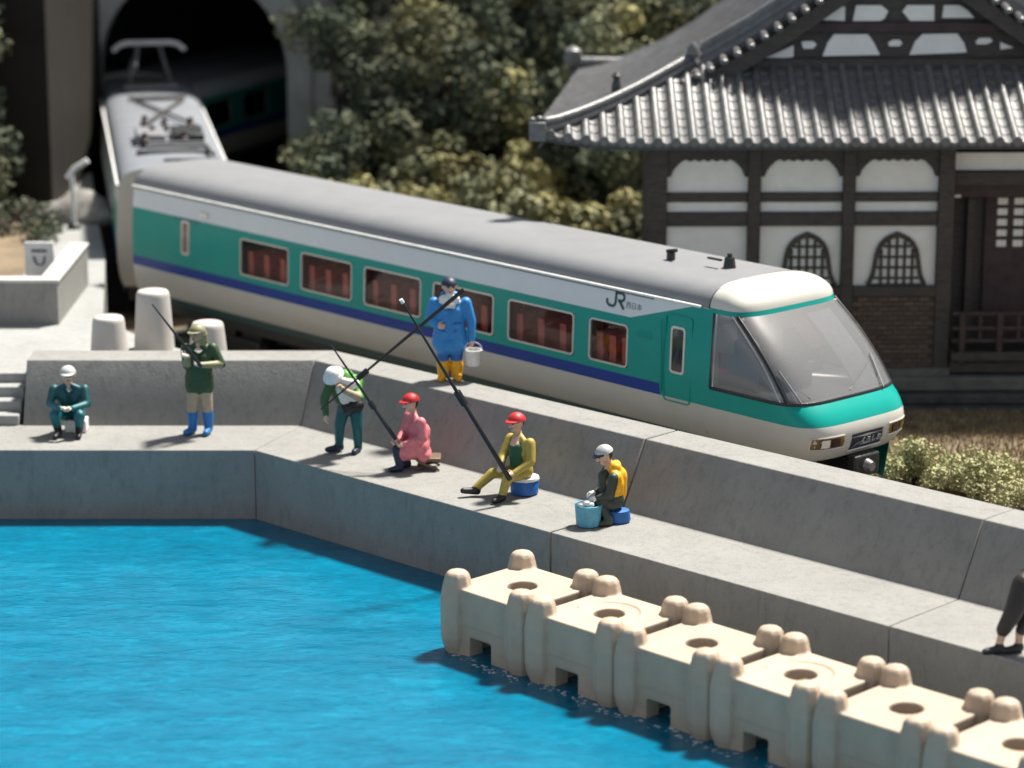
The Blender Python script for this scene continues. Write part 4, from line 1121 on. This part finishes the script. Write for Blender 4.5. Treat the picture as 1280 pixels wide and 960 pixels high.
def torso(caps, pel, chest, neck, wid, cs, cp, depth=0.10, fwd=(0, -1, 0)):
    pel, chest, neck = Vector(pel), Vector(chest), Vector(neck)
    upv = (chest - pel).normalized(); s = Vector(fwd).cross(upv).normalized()
    for q in (-1, 1):
        caps.append((pel + s * 0.075 * q, pel + s * 0.075 * q + upv * 0.05, depth * 1.15, depth * 1.1, cp, 0))
        caps.append((pel + s * 0.07 * q + upv * 0.10, chest + s * (wid * 0.42) * q, depth * 1.02, depth * 1.12, cs, 0))
        caps.append((chest + s * (wid * 0.42) * q, chest + s * (wid * 0.72) * q + upv * 0.10, depth * 1.0, depth * 0.72, cs, 0))
        caps.append((chest + s * (wid * 0.8) * q + upv * 0.11, neck, 0.06, 0.045, cs, 0))
    caps.append((neck - upv * 0.03, neck + upv * 0.07, 0.056, 0.05, 'skin', 0))

# 1 crouching man, arms folded on his knees
c = []
torso(c, (0, 0.16, 0.30), (0, 0.02, 0.60), (0, -0.04, 0.80), 0.25, 'tealdark', 'teal', 0.115)
for s in (-1, 1):
    limb(c, (s * 0.24, -0.02, 0.72), (s * 0.29, -0.14, 0.50), (s * 0.10, -0.36, 0.49), 0.078, 0.066, 0.05, 'tealdark', 'teal')
    hand(c, (s * 0.10, -0.36, 0.49), (-s * 0.9, -0.25, 0.05), (0, -0.3, -1), 'pale', 0.5)
    limb(c, (s * 0.10, 0.14, 0.28), (s * 0.20, -0.32, 0.37), (s * 0.16, -0.20, 0.08), 0.11, 0.085, 0.062, 'teal', 'black')
    c.append(((s * 0.2, -0.31, 0.36), (s * 0.18, -0.27, 0.24), 0.09, 0.078, 'teal', 0.01))
    boot(c, (s * 0.16, -0.21, 0.085), (s * 0.12, -1, 0), 'black', 0.2, r=0.058)
headcaps(c, (0.0, -0.08, 0.955), (0.02, -1, -0.08), 'skin')
pr = person((-6.92, 41.15, 1.1), 'person in teal clothes and pale cap crouching alone at the far left', c)
hat(pr, (0.0, -0.08, 0.96), (0.02, -1, -0.08), 'cap', 'cap', 0.122)
tag(MB().box((-0.17, -0.14, 0), (0.17, 0.16, 0.2)).build('stool', M('paint_white'), None, (-6.85, 41.28, 1.104), bevel=0.02), 'small white box seat under the crouching person in teal', 'stool')

# 2 standing man, green pullover, blue boots
c = []
torso(c, (0, 0, 0.86), (0, -0.01, 1.20), (0.0, -0.02, 1.47), 0.24, 'green', 'green', 0.125)
for z_ in (0.77, 0.84, 0.92): c.append(((-0.10, 0, z_), (0.10, 0, z_), 0.13, 0.13, 'green', 0.014 if z_ < 0.8 else 0.004))
limb(c, (0.22, 0, 1.38), (0.36, -0.06, 1.13), (0.06, -0.28, 1.17), 0.088, 0.07, 0.05, 'green', 'khakihat')
hand(c, (0.06, -0.28, 1.17), (-0.9, -0.2, 0.25), (0, -0.5, 1), 'pale', 0.7)
limb(c, (-0.20, -0.02, 1.38), (-0.16, -0.24, 1.15), (-0.14, -0.32, 1.31), 0.085, 0.068, 0.048, 'green', 'khakihat')
hand(c, (-0.13, -0.33, 1.32), (-0.8, -0.2, 0.25), (0.2, -0.4, 1), 'pale', 0.7)
for s in (-1, 1):
    limb(c, (s * 0.09, 0, 0.66), (s * 0.115, -0.02, 0.44), (s * 0.125, 0.0, 0.22), 0.115, 0.09, 0.075, 'tan', 'tan')
    c.append(((s * 0.12, 0, 0.33), (s * 0.125, 0, 0.10), 0.092, 0.075, 'blueboot', 0.012))
    boot(c, (s * 0.125, 0, 0.10), (-0.55 if s < 0 else -0.15, -1, 0), 'blueboot', 0.19, r=0.066)
headcaps(c, (-0.01, -0.06, 1.62), (-0.55, -0.85, -0.05), 'tan', 'khakihat')
c.append(((0.05, 0.0, 1.60), (0.06, 0.02, 1.47), 0.10, 0.09, 'khakihat', 0.006))
pr = person((-4.88, 41.12, 1.1), 'person in green pullover, tan trousers and blue boots holding a rod', c)
hat(pr, (-0.01, -0.06, 1.625), (-0.55, -0.85, -0.05), 'khakihat', 'cap', 0.126)

# 3 leaning man, lime vest
c = []
torso(c, (0.04, 0.02, 0.78), (-0.02, -0.14, 1.05), (-0.13, -0.28, 1.22), 0.23, 'white', 'black', 0.115, fwd=(-0.4, -1, 0))
for s in (-1, 1):                                                    # open vest
    c.append(((0.10 * s - 0.02, -0.02 + 0.03 * s, 0.86), (0.17 * s - 0.04, -0.12 + 0.05 * s, 1.12), 0.105, 0.12, 'lime' if s > 0 else 'dgreen', 0.012))
c.append(((0.05, 0.0, 0.92), (-0.02, -0.07, 1.18), 0.145, 0.145, 'lime', 0.004)); c.append(((-0.03, -0.16, 0.86), (-0.08, -0.27, 1.06), 0.07, 0.075, 'white', 0.02))
limb(c, (-0.24, -0.24, 1.13), (-0.34, -0.3, 0.90), (-0.31, -0.38, 0.70), 0.082, 0.07, 0.052, 'dgreen', 'dgreen')
hand(c, (-0.31, -0.39, 0.69), (-0.05, -0.15, -1), (0.6, 0.2, 0), 'skin', 0.5)
limb(c, (0.14, -0.14, 1.14), (0.20, -0.36, 0.95), (-0.02, -0.50, 1.09), 0.085, 0.068, 0.05, 'lime', 'tan')
hand(c, (-0.03, -0.5, 1.1), (-0.6, -0.1, 0.7), (-0.4, -0.6, -0.2), 'skin', 0.7)
c.append(((0.0, -0.14, 0.74), (0.16, -0.08, 0.76), 0.11, 0.10, 'black', 0.012))
limb(c, (-0.05, 0.02, 0.72), (-0.13, -0.03, 0.42), (-0.14, 0.02, 0.13), 0.112, 0.086, 0.068, 'tealpants', 'tealpants')
limb(c, (0.12, 0.02, 0.72), (0.14, -0.05, 0.40), (0.15, 0.0, 0.10), 0.112, 0.086, 0.068, 'tealpants', 'tealpants')
boot(c, (-0.14, 0.02, 0.10), (-0.9, -0.5, 0), 'navy', 0.2, r=0.062); boot(c, (0.15, 0.0, 0.09), (-0.3, -1, 0), 'navy', 0.19, r=0.062)
headcaps(c, (-0.19, -0.36, 1.27), (-0.25, -0.72, -0.62), 'skin', 'grey', up=(-0.3, -0.5, 0.8))
pr = person((-2.50, 40.02, 1.1), 'person in lime vest, white shirt and white hat bending over two rods', c)
hat(pr, (-0.19, -0.36, 1.28), (-0.25, -0.72, -0.62), 'white', 'bucket', 0.124, up=(-0.3, -0.5, 0.8))

# 4 blue coat on the parapet
c = []
torso(c, (0, 0, 0.74), (0, 0.0, 1.06), (0.0, -0.01, 1.31), 0.25, 'coat', 'coat', 0.135)
for s in (-1, 1):
    c.append(((s * 0.12, 0, 0.60), (s * 0.09, 0, 0.95), 0.165, 0.135, 'coat', 0.012)); c.append(((s * 0.12, -0.03, 0.555), (s * 0.05, -0.05, 0.555), 0.14, 0.15, 'coat', 0.012))
    limb(c, (s * 0.10, 0.0, 0.56), (s * 0.105, -0.01, 0.36), (s * 0.105, 0.0, 0.16), 0.115, 0.10, 0.085, 'pants', 'pants')
    c.append(((s * 0.105, 0, 0.25), (s * 0.105, 0, 0.08), 0.108, 0.09, 'yellow', 0.014)); boot(c, (s * 0.105, -0.01, 0.09), (s * 0.25, -1, 0), 'yellow', 0.15, r=0.074)
limb(c, (-0.24, 0, 1.22), (-0.31, -0.02, 0.98), (-0.20, -0.16, 0.90), 0.09, 0.08, 0.058, 'coat', 'coat')
hand(c, (-0.20, -0.17, 0.90), (0.75, -0.3, -0.15), (0.3, 0.7, 0), 'skin', 0.6)
limb(c, (0.25, 0, 1.22), (0.33, -0.01, 0.93), (0.34, -0.07, 0.67), 0.09, 0.08, 0.058, 'coat', 'coat')
hand(c, (0.34, -0.07, 0.65), (0.0, -0.1, -1), (-0.8, 0, 0), 'skin', 0.8)
c.append(((-0.10, -0.09, 1.29), (0.10, -0.09, 1.29), 0.07, 0.07, 'white', 0.02)); c.append(((-0.05, -0.14, 1.21), (0.05, -0.14, 1.21), 0.055, 0.055, 'white', 0.02)); c.append(((-0.09, 0.05, 1.33), (0.09, 0.05, 1.33), 0.06, 0.06, 'coat', 0.012))
for z_ in (0.92, 0.80): c.append(((-0.16, -0.12, z_), (-0.08, -0.15, z_), 0.018, 0.018, 'pants', 0.01)); c.append(((0.08, -0.15, z_), (0.16, -0.12, z_), 0.018, 0.018, 'pants', 0.01))
headcaps(c, (0.0, -0.03, 1.475), (0.25, -1, -0.05), 'skin')
pr = person((-0.96, 40.80, 2.05), 'person in long blue coat and yellow boots standing on top of the wall', c)
hat(pr, (0.0, -0.03, 1.475), (0.25, -1, -0.05), 'navy', 'beanie', 0.122)
bk = empty('bucket', (-0.60, 40.70, 2.30), 'white bucket hanging from the hand of the person in the blue coat', 'bucket')
MB().lathe([(0.10, 0), (0.115, 0.02), (0.14, 0.24), (0.15, 0.25), (0.13, 0.251), (0.105, 0.04)], 18).build('pail', M('paint_white'), bk)
MB().tube([(0.14 * math.cos(R(a)), 0, 0.24 + 0.13 * math.sin(R(a))) for a in range(0, 181, 20)], 0.010, 6).build('handle', M('paint_grey'), bk)

# 5 pink coat, sitting
c = []
f5 = V(-1, -0.35, 0).normalized()
torso(c, (0.03, 0.02, 0.32), (-0.01, 0, 0.62), (-0.05, -0.02, 0.86), 0.22, 'pink', 'pink', 0.125, fwd=f5)
c.append(((-0.02, -0.04, 0.30), (0.06, 0.04, 0.55), 0.17, 0.15, 'pink', 0.004)); c.append(((-0.16, -0.16, 0.30), (0.02, -0.10, 0.36), 0.15, 0.17, 'pink', 0.012)); c.append(((-0.14, 0.06, 0.32), (0.04, 0.1, 0.36), 0.14, 0.16, 'pink', 0.012)); c.append(((0.10, -0.12, 0.22), (0.10, 0.10, 0.22), 0.12, 0.12, 'pink', 0.006))
limb(c, (0.07, -0.22, 0.76), (0.10, -0.26, 0.52), (-0.16, -0.28, 0.44), 0.082, 0.07, 0.052, 'pink', 'pink')
hand(c, (-0.17, -0.28, 0.44), (-1, -0.1, -0.2), (0, -0.3, 1), 'skin', 0.7)
limb(c, (-0.12, 0.2, 0.76), (-0.2, 0.1, 0.52), (-0.27, -0.12, 0.44), 0.082, 0.07, 0.052, 'pink', 'pink')
hand(c, (-0.27, -0.13, 0.44), (-0.7, -0.5, -0.2), (0, -0.3, 1), 'skin', 0.7)
for s in (-1, 1):
    dy = -0.02 + 0.11 * s
    limb(c, (0.0, dy, 0.30), (-0.26 + 0.03 * s, dy - 0.09, 0.33), (-0.20 + 0.05 * s, dy - 0.10, 0.10), 0.10, 0.082, 0.062, 'navy', 'navy'); boot(c, (-0.20 + 0.05 * s, dy - 0.10, 0.09), (-1, -0.4, 0), 'navy', 0.15, r=0.056)
headcaps(c, (-0.09, -0.04, 1.01), (-0.85, -0.5, -0.08), 'skin')
pr = person((-1.42, 39.12, 1.1), 'person in pink coat and red cap seated on a low brown stool', c)
hat(pr, (-0.09, -0.04, 1.015), (-0.85, -0.5, -0.08), 'red', 'cap', 0.125)
so = empty('stool', (-1.26, 39.08, 1.104), 'low brown camp stool under the person in the pink coat', 'stool')
MB().box((-0.17, -0.17, 0.14), (0.2, 0.17, 0.2)).build('seat', M('paint_brown'), so, bevel=0.02)
for a, b in ((1, 1), (1, -1)): MB().tube([(-0.15 * a, -0.13 * b, 0.015), (0.18 * a, 0.13 * b, 0.14)], 0.022, 8).build('leg', M('paint_brown'), so)
for a, b in ((1, 1), (1, -1)): MB().tube([(0.18 * a, -0.15 * b, 0.015), (-0.14 * a, -0.15 * b, 0.14)], 0.022, 8).build('leg', M('paint_brown'), so)

# 6 red cap, mustard jacket, on the blue cooler
c = []
f6 = V(-0.85, -0.55, 0).normalized()
torso(c, (0.0, 0.0, 0.36), (-0.02, -0.02, 0.66), (-0.05, -0.04, 0.92), 0.23, 'mustard', 'mustard', 0.115, fwd=f6)
c.append(((-0.07, -0.09, 0.48), (-0.09, -0.11, 0.74), 0.105, 0.105, 'vest', 0.012)); c.append(((-0.02, -0.12, 0.48), (-0.05, -0.14, 0.72), 0.09, 0.09, 'vest', 0.008)); c.append(((-0.11, -0.15, 0.80), (-0.09, -0.12, 0.86), 0.05, 0.05, 'skin', 0.03))
limb(c, (0.12, -0.20, 0.81), (0.13, -0.30, 0.56), (-0.10, -0.40, 0.42), 0.082, 0.07, 0.052, 'mustard', 'mustard')
hand(c, (-0.10, -0.41, 0.42), (-0.9, -0.3, -0.1), (0, -0.3, 1), 'skin', 0.8)
limb(c, (-0.16, 0.12, 0.80), (-0.28, 0.0, 0.56), (-0.30, -0.2, 0.44), 0.082, 0.07, 0.052, 'mustard', 'mustard')
hand(c, (-0.30, -0.21, 0.44), (-0.3, -0.8, -0.1), (0.5, -0.3, 0.5), 'pale', 0.7)
limb(c, (-0.03, 0.08, 0.33), (-0.42, -0.04, 0.32), (-0.66, -0.12, 0.12), 0.108, 0.08, 0.06, 'mustard', 'mustard'); boot(c, (-0.66, -0.12, 0.11), (-0.9, -0.3, 0.15), 'black', 0.2, r=0.06)
limb(c, (-0.0, -0.08, 0.33), (-0.20, -0.38, 0.36), (-0.28, -0.40, 0.10), 0.108, 0.082, 0.06, 'mustard', 'mustard'); boot(c, (-0.28, -0.40, 0.09), (-0.6, -0.75, 0), 'black', 0.19, r=0.058)
headcaps(c, (-0.08, -0.07, 1.08), (-0.75, -0.65, -0.05), 'skin')
pr = person((0.14, 37.72, 1.1), 'person in red cap, green vest and mustard trousers sitting with legs stretched out', c)
hat(pr, (-0.08, -0.07, 1.085), (-0.75, -0.65, -0.05), 'red', 'cap', 0.125)
co = empty('cooler_box', (0.18, 37.72, 1.104), 'blue cooler box with white lid under the person in the green vest', 'cooler')
MB().lathe([(0.17, 0), (0.19, 0.02), (0.20, 0.2), (0.19, 0.215)], 20, sx=1.05).build('tub', M('paint_cooler'), co)
MB().lathe([(0.205, 0.216), (0.21, 0.23), (0.20, 0.262), (0.15, 0.27)], 20, sx=1.05).build('lid', M('paint_white'), co)

# 7 yellow life vest
c = []
f7 = V(-1, -0.25, 0).normalized()
torso(c, (0.06, 0.0, 0.30), (0.05, -0.01, 0.58), (-0.01, -0.02, 0.80), 0.22, 'yellow', 'charcoal', 0.115, fwd=f7)
c.append(((0.12, 0.0, 0.38), (0.12, -0.01, 0.66), 0.12, 0.13, 'yellow', 0.004)); c.append(((0.08, -0.07, 0.79), (0.09, 0.07, 0.79), 0.075, 0.075, 'yellow', 0.01)); c.append(((-0.06, -0.06, 0.42), (-0.08, -0.05, 0.66), 0.09, 0.09, 'charcoal', 0.008))
limb(c, (0.04, -0.22, 0.68), (0.00, -0.26, 0.44), (-0.17, -0.26, 0.40), 0.078, 0.068, 0.048, 'charcoal', 'charcoal')
hand(c, (-0.18, -0.26, 0.40), (-1, 0.1, -0.15), (0, 0.2, -1), 'white', 0.5)
limb(c, (-0.03, 0.2, 0.68), (-0.10, 0.12, 0.44), (-0.19, -0.02, 0.42), 0.078, 0.068, 0.048, 'charcoal', 'charcoal')
hand(c, (-0.20, -0.03, 0.42), (-0.9, -0.4, -0.15), (0, 0.2, -1), 'white', 0.5)
for s in (-1, 1):
    dy = 0.11 * s
    limb(c, (0.05, dy, 0.27), (-0.16, dy - 0.10, 0.33), (-0.02, dy - 0.16, 0.10), 0.105, 0.085, 0.06, 'charcoal', 'charcoal'); boot(c, (-0.02, dy - 0.16, 0.09), (-0.9, -0.4, 0), 'charcoal', 0.14, r=0.056)
headcaps(c, (-0.08, -0.04, 0.955), (-0.85, -0.35, -0.3), 'skin', up=(-0.2, -0.05, 1))
pr = person((1.36, 36.38, 1.1), 'person in yellow life vest and navy cap seated nearest the beige blocks', c)
hat(pr, (-0.08, -0.04, 0.96), (-0.85, -0.35, -0.3), 'grey', 'cap', 0.122, 'navy', up=(-0.2, -0.05, 1))
tag(MB().lathe([(0.17, 0), (0.19, 0.03), (0.17, 0.17), (0.10, 0.19)], 18, sx=1.05, sy=0.9).build('stool', M('paint_cooler'), None, (1.46, 36.32, 1.104)), 'round blue stool under the person in the yellow life vest', 'stool')
tu = empty('bait_tub', (1.06, 36.12, 1.104), 'pale blue tub of white bait before the person in yellow', 'tub')
MB().lathe([(0.15, 0), (0.17, 0.02), (0.19, 0.30), (0.20, 0.31), (0.175, 0.312), (0.16, 0.26)], 20).build('tub', M('paint_sky'), tu)
m = MB()
for i in range(9): m.lathe([(0.03, -0.03), (0.055, 0), (0.05, 0.03), (0.02, 0.05)], 8, (random.uniform(-0.11, 0.11), random.uniform(-0.11, 0.11), 0.30 + random.uniform(0, 0.05)))
o = m.build('bait', M('paint_white'), tu)

# 8 partly cut off at the right edge
c = []
f8 = V(-0.8, -0.6, 0).normalized()
torso(c, (0.40, 0.15, 0.86), (0.56, 0.14, 1.14), (0.64, 0.10, 1.38), 0.23, 'mustard', 'charcoal', 0.12, fwd=f8)
limb(c, (0.26, 0.08, 0.84), (0.14, -0.02, 0.52), (0.02, -0.04, 0.30), 0.14, 0.12, 0.09, 'hair', 'hair')
c.append(((0.01, -0.04, 0.26), (-0.02, -0.04, 0.12), 0.055, 0.048, 'skin', 0.006)); boot(c, (-0.02, -0.05, 0.09), (-1, -0.35, 0), 'black', 0.19, r=0.06)
limb(c, (0.42, 0.22, 0.84), (0.36, 0.16, 0.5), (0.24, 0.02, 0.26), 0.115, 0.095, 0.07, 'hair', 'hair')
c.append(((0.23, 0.02, 0.26), (0.22, 0.0, 0.12), 0.055, 0.048, 'skin', 0.006)); boot(c, (0.22, 0.0, 0.09), (-0.9, -0.4, 0), 'black', 0.19, r=0.06)
limb(c, (0.52, 0.0, 1.28), (0.44, -0.14, 1.04), (0.36, -0.24, 0.92), 0.08, 0.07, 0.05, 'mustard', 'mustard'); hand(c, (0.36, -0.25, 0.92), (-1, -0.3, 0), (0, -0.2, 1), 'skin', 0.7)
limb(c, (0.8, 0.24, 1.28), (0.72, 0.2, 1.04), (0.6, 0.02, 0.94), 0.08, 0.07, 0.05, 'mustard', 'mustard'); hand(c, (0.6, 0.01, 0.94), (-0.8, -0.6, 0), (0, -0.2, 1), 'skin', 0.7)
headcaps(c, (0.66, 0.06, 1.54), (-0.8, -0.6, -0.05), 'skin')
pr = person((5.86, 30.86, 1.1), 'person in black trousers and sandals cut off by the right edge', c)
hat(pr, (0.66, 0.06, 1.545), (-0.8, -0.6, -0.05), 'navy', 'cap', 0.122)

# fishing rods
def rod(label, a, b, thick=0.03, reel=0.8, tip=None):
    a = Vector(a); b = Vector(b); d = b - a
    o = empty('fishing_rod', b, label, 'fishing rod', 'black fishing rods')
    pts = [a + d * (i / 10) - b for i in range(11)]
    MB().tube(pts, [thick * (0.32 + 0.68 * i / 10) for i in range(11)], 8).build('blank', M('rod_black'), o, smooth=60)
    MB().tube([d * (reel - 0.02) + a - b, d * (reel + 0.05) + a - b], thick * 1.35, 10).build('reel_seat', M('rod_black'), o, smooth=50)
    if tip: MB().tube([a - b - d.normalized() * 0.03, a - b + d.normalized() * 0.03], 0.028, 8).build('tip', M('paint_white'), o)
    return o
rod('short black rod held up by the person in blue boots', (-5.51, 40.59, 3.29), (-4.80, 40.76, 2.26), 0.03, 0.72)
rod('long black rod slanting up right past the blue coat', (-2.87, 39.39, 1.93), (-0.72, 39.61, 3.72), 0.034, 0.28)
rod('black rod slanting down from the lime vest to the pink coat', (-2.69, 39.22, 2.97), (-1.72, 38.87, 1.60), 0.036, 0.62, False)
rod('longest black rod rising from the lap of the person in green vest', (-1.51, 36.40, 4.23), (-0.03, 37.22, 1.46), 0.040, 0.52, True)

# ------------------------------------------------------------------ vegetation
def leaf_cloud(m, c, rad, n, size, rng, flat=1.0, mt=0):
    for _ in range(n):
        v = Vector((rng.gauss(0, 1), rng.gauss(0, 1), rng.gauss(0, 1))).normalized()
        p_ = Vector(c) + Vector((v.x, v.y, v.z * flat)) * rad * (rng.uniform(0.72, 1.06))
        nrm = (v + Vector((rng.gauss(0, 0.6), rng.gauss(0, 0.6), rng.gauss(0, 0.6)))).normalized()
        t = nrm.orthogonal().normalized(); b = nrm.cross(t); a = rng.uniform(0, 6.28)
        t, b = t * math.cos(a) + b * math.sin(a), b * math.cos(a) - t * math.sin(a)
        s = size * rng.uniform(0.6, 1.3)
        m.add([p_ - t * s, p_ + b * s * 0.6, p_ + t * s, p_ - b * s * 0.6], [(0, 1, 2, 3)], mt)
def crown_mesh(seed, R_, H_, lobes, per, size, mats):
    rng = random.Random(seed); m = MB()
    for i in range(lobes):
        v = Vector((rng.gauss(0, 1), rng.gauss(0, 1), rng.gauss(0, 0.9))).normalized()
        k = rng.uniform(0.35, 0.95)
        c = (v.x * R_ * k, v.y * R_ * k, H_ * 0.55 + v.z * H_ * 0.42 * k)
        leaf_cloud(m, c, rng.uniform(0.26, 0.42) * R_, per, size, rng, 0.85, 0 if rng.random() < 0.62 else 1)
    leaf_cloud(m, (0, 0, H_ * 0.5), R_ * 0.5, per * 2, size * 1.4, rng, H_ / R_ * 0.4, 0)
    me = m.mesh('crown', M(*mats), 0)
    return me
def trunk_mesh(H_):
    m = MB().tube([(0, 0, -0.4), (0.03, 0.02, H_ * 0.3), (-0.03, 0.03, H_ * 0.6), (0.02, 0, H_ * 0.9)], [0.14, 0.11, 0.08, 0.03], 8)
    for a in range(4):
        t = a * 1.6; z_ = H_ * (0.3 + 0.1 * a)
        m.tube([(0, 0, z_), (0.45 * math.cos(t), 0.45 * math.sin(t), z_ + 0.45)], [0.06, 0.025], 6)
    return m.mesh('trunk', M('bark'))
TM = [trunk_mesh(2.4), trunk_mesh(1.6)]
CD = [crown_mesh(s, 1.25, 2.9, 22, 130, 0.085, ('leaf_dark', 'leaf_mid')) for s in (1, 2, 3)]
CO = [crown_mesh(s, 1.0, 1.9, 18, 130, 0.075, ('leaf_mid', 'leaf_olive')) for s in (4, 5, 6)]
LD = 'dark green bushy tree massed on the wooded slope behind the train'
LO = 'yellowish olive bush growing along the foot of the wooded slope'
LM = 'olive green round tree among the darker trees on the slope'
LL = 'dark tree crowding the edge of the retaining wall at far left'
def hillz(y): return 0.38 + max(0, y - 56.5) * 0.62
def tree(nm, x, y, z_, cm, tm, s, label, group):
    o = empty(nm, (x, y, z_), label, 'tree' if nm == 'tree' else 'bush', group, random.uniform(0, 6.28)); o.scale = (s, s, s * random.uniform(0.9, 1.1))
    link('trunk', tm, o); link('crown', cm, o)
rng = random.Random(11)
for row, (y, n_) in enumerate(((57.6, 9), (59.6, 9), (61.8, 9), (64.2, 9), (66.8, 8))):
    for i in range(n_):
        x = -3.6 + i * (1.55 + 0.05 * row) + rng.uniform(-0.45, 0.45) + (row % 2) * 0.6
        if x > 9.5: continue
        olive = rng.random() < 0.25
        yy = y + rng.uniform(-0.5, 0.5)
        if olive: tree('tree', x, yy, hillz(yy) - 0.1, rng.choice(CO), TM[1], rng.uniform(1.1, 1.35), LM, 'olive trees on the slope')
        else: tree('tree', x, yy, hillz(yy) - 0.1, rng.choice(CD), TM[0], rng.uniform(0.85, 1.15), LD, 'dark trees on the slope')
for i in range(9):
    x = -3.3 + i * 0.98 + rng.uniform(-0.2, 0.2); yy = 55.2 + rng.uniform(-0.6, 0.6)
    tree('bush', x, yy, 0.45 + rng.uniform(-0.1, 0.35), rng.choice(CO), TM[1], rng.uniform(0.95, 1.3), LO, 'olive bushes behind the train')
for x, y, z_ in ((-11.5, 56.2, 1.2), (-12.6, 55.8, 1.4), (-12.0, 56.7, 3.4), (-12.9, 56.4, 4.4), (-11.8, 56.8, 5.4)):
    tree('tree', x, y, z_, rng.choice(CD), TM[0], rng.uniform(0.8, 1.1), LL, 'trees by the retaining wall')
for x, y in ((-8.5, 67.5), (-6.0, 67.8), (-3.8, 66.9), (-10.5, 67.5)):
    tree('tree', x, y, 7.2, rng.choice(CD), TM[0], 1.0, 'dark tree growing above the tunnel portal', 'trees above the tunnel')
um = MB(); r_ = random.Random(9)
for i in range(95):
    x = r_.uniform(-16.5, -9.3); y = r_.uniform(53.2, 57.0)
    if x > -9.9 and y > 55.2: continue
    leaf_cloud(um, (x, y, 1.85 + r_.uniform(0, 0.25)), r_.uniform(0.3, 0.5), 110, 0.06, r_, 0.8, 0 if r_.random() < 0.75 else 1)
tag(um.build('undergrowth', M('leaf_dark', 'bark'), smooth=0), 'dark undergrowth along the foot of the retaining wall', 'undergrowth', kind='stuff')
# pale shrubs behind the wall at right
def shrub(label, x, y, s, seed):
    r_ = random.Random(seed); m = MB()
    for i in range(46):
        a = r_.uniform(0, 6.28); k = r_.uniform(0, 0.75)
        c_ = (k * 1.05 * math.cos(a), k * 0.6 * math.sin(a), r_.uniform(0.15, 0.62) * (1.15 - k))
        leaf_cloud(m, c_, r_.uniform(0.12, 0.22), 150, 0.026, r_)
    o = empty('shrub', (x, y, 0.42), label, 'shrub', 'pale yellow green shrubs behind the sea wall'); o.scale = (s, s, s * 0.86)
    m.build('foliage', M('leaf_shrub'), o, smooth=0)
    MB().tube([(0, 0, -0.02), (0.05, 0, 0.3)], 0.05, 6).build('stem', M('bark'), o)
shrub('pale yellow green shrub closest to the train nose', 6.25, 40.6, 1.15, 21)
shrub('pale yellow green shrub between the train nose and the right edge', 7.25, 40.1, 1.2, 22)
shrub('pale yellow green shrub at the right edge behind the sea wall', 8.2, 39.4, 1.15, 23)
# dry grass in front of the temple
gm = MB(); r_ = random.Random(5)
for i in range(15000):
    x = r_.uniform(4.2, 11.5); y = r_.uniform(40.5, 45.2)
    h = r_.uniform(0.04, 0.13); a = r_.uniform(0, 6.28); l_ = r_.uniform(0, 0.06)
    gm.add([(x - 0.012 * math.cos(a), y - 0.012 * math.sin(a), 0.4), (x + 0.012 * math.cos(a), y + 0.012 * math.sin(a), 0.4), (x + l_ * math.sin(a), y + l_ * math.cos(a), 0.4 + h)], [(0, 1, 2)])
tag(gm.build('grass', M('straw'), smooth=0), 'dry brown grass between the shrubs and the temple steps', 'grass', kind='stuff')
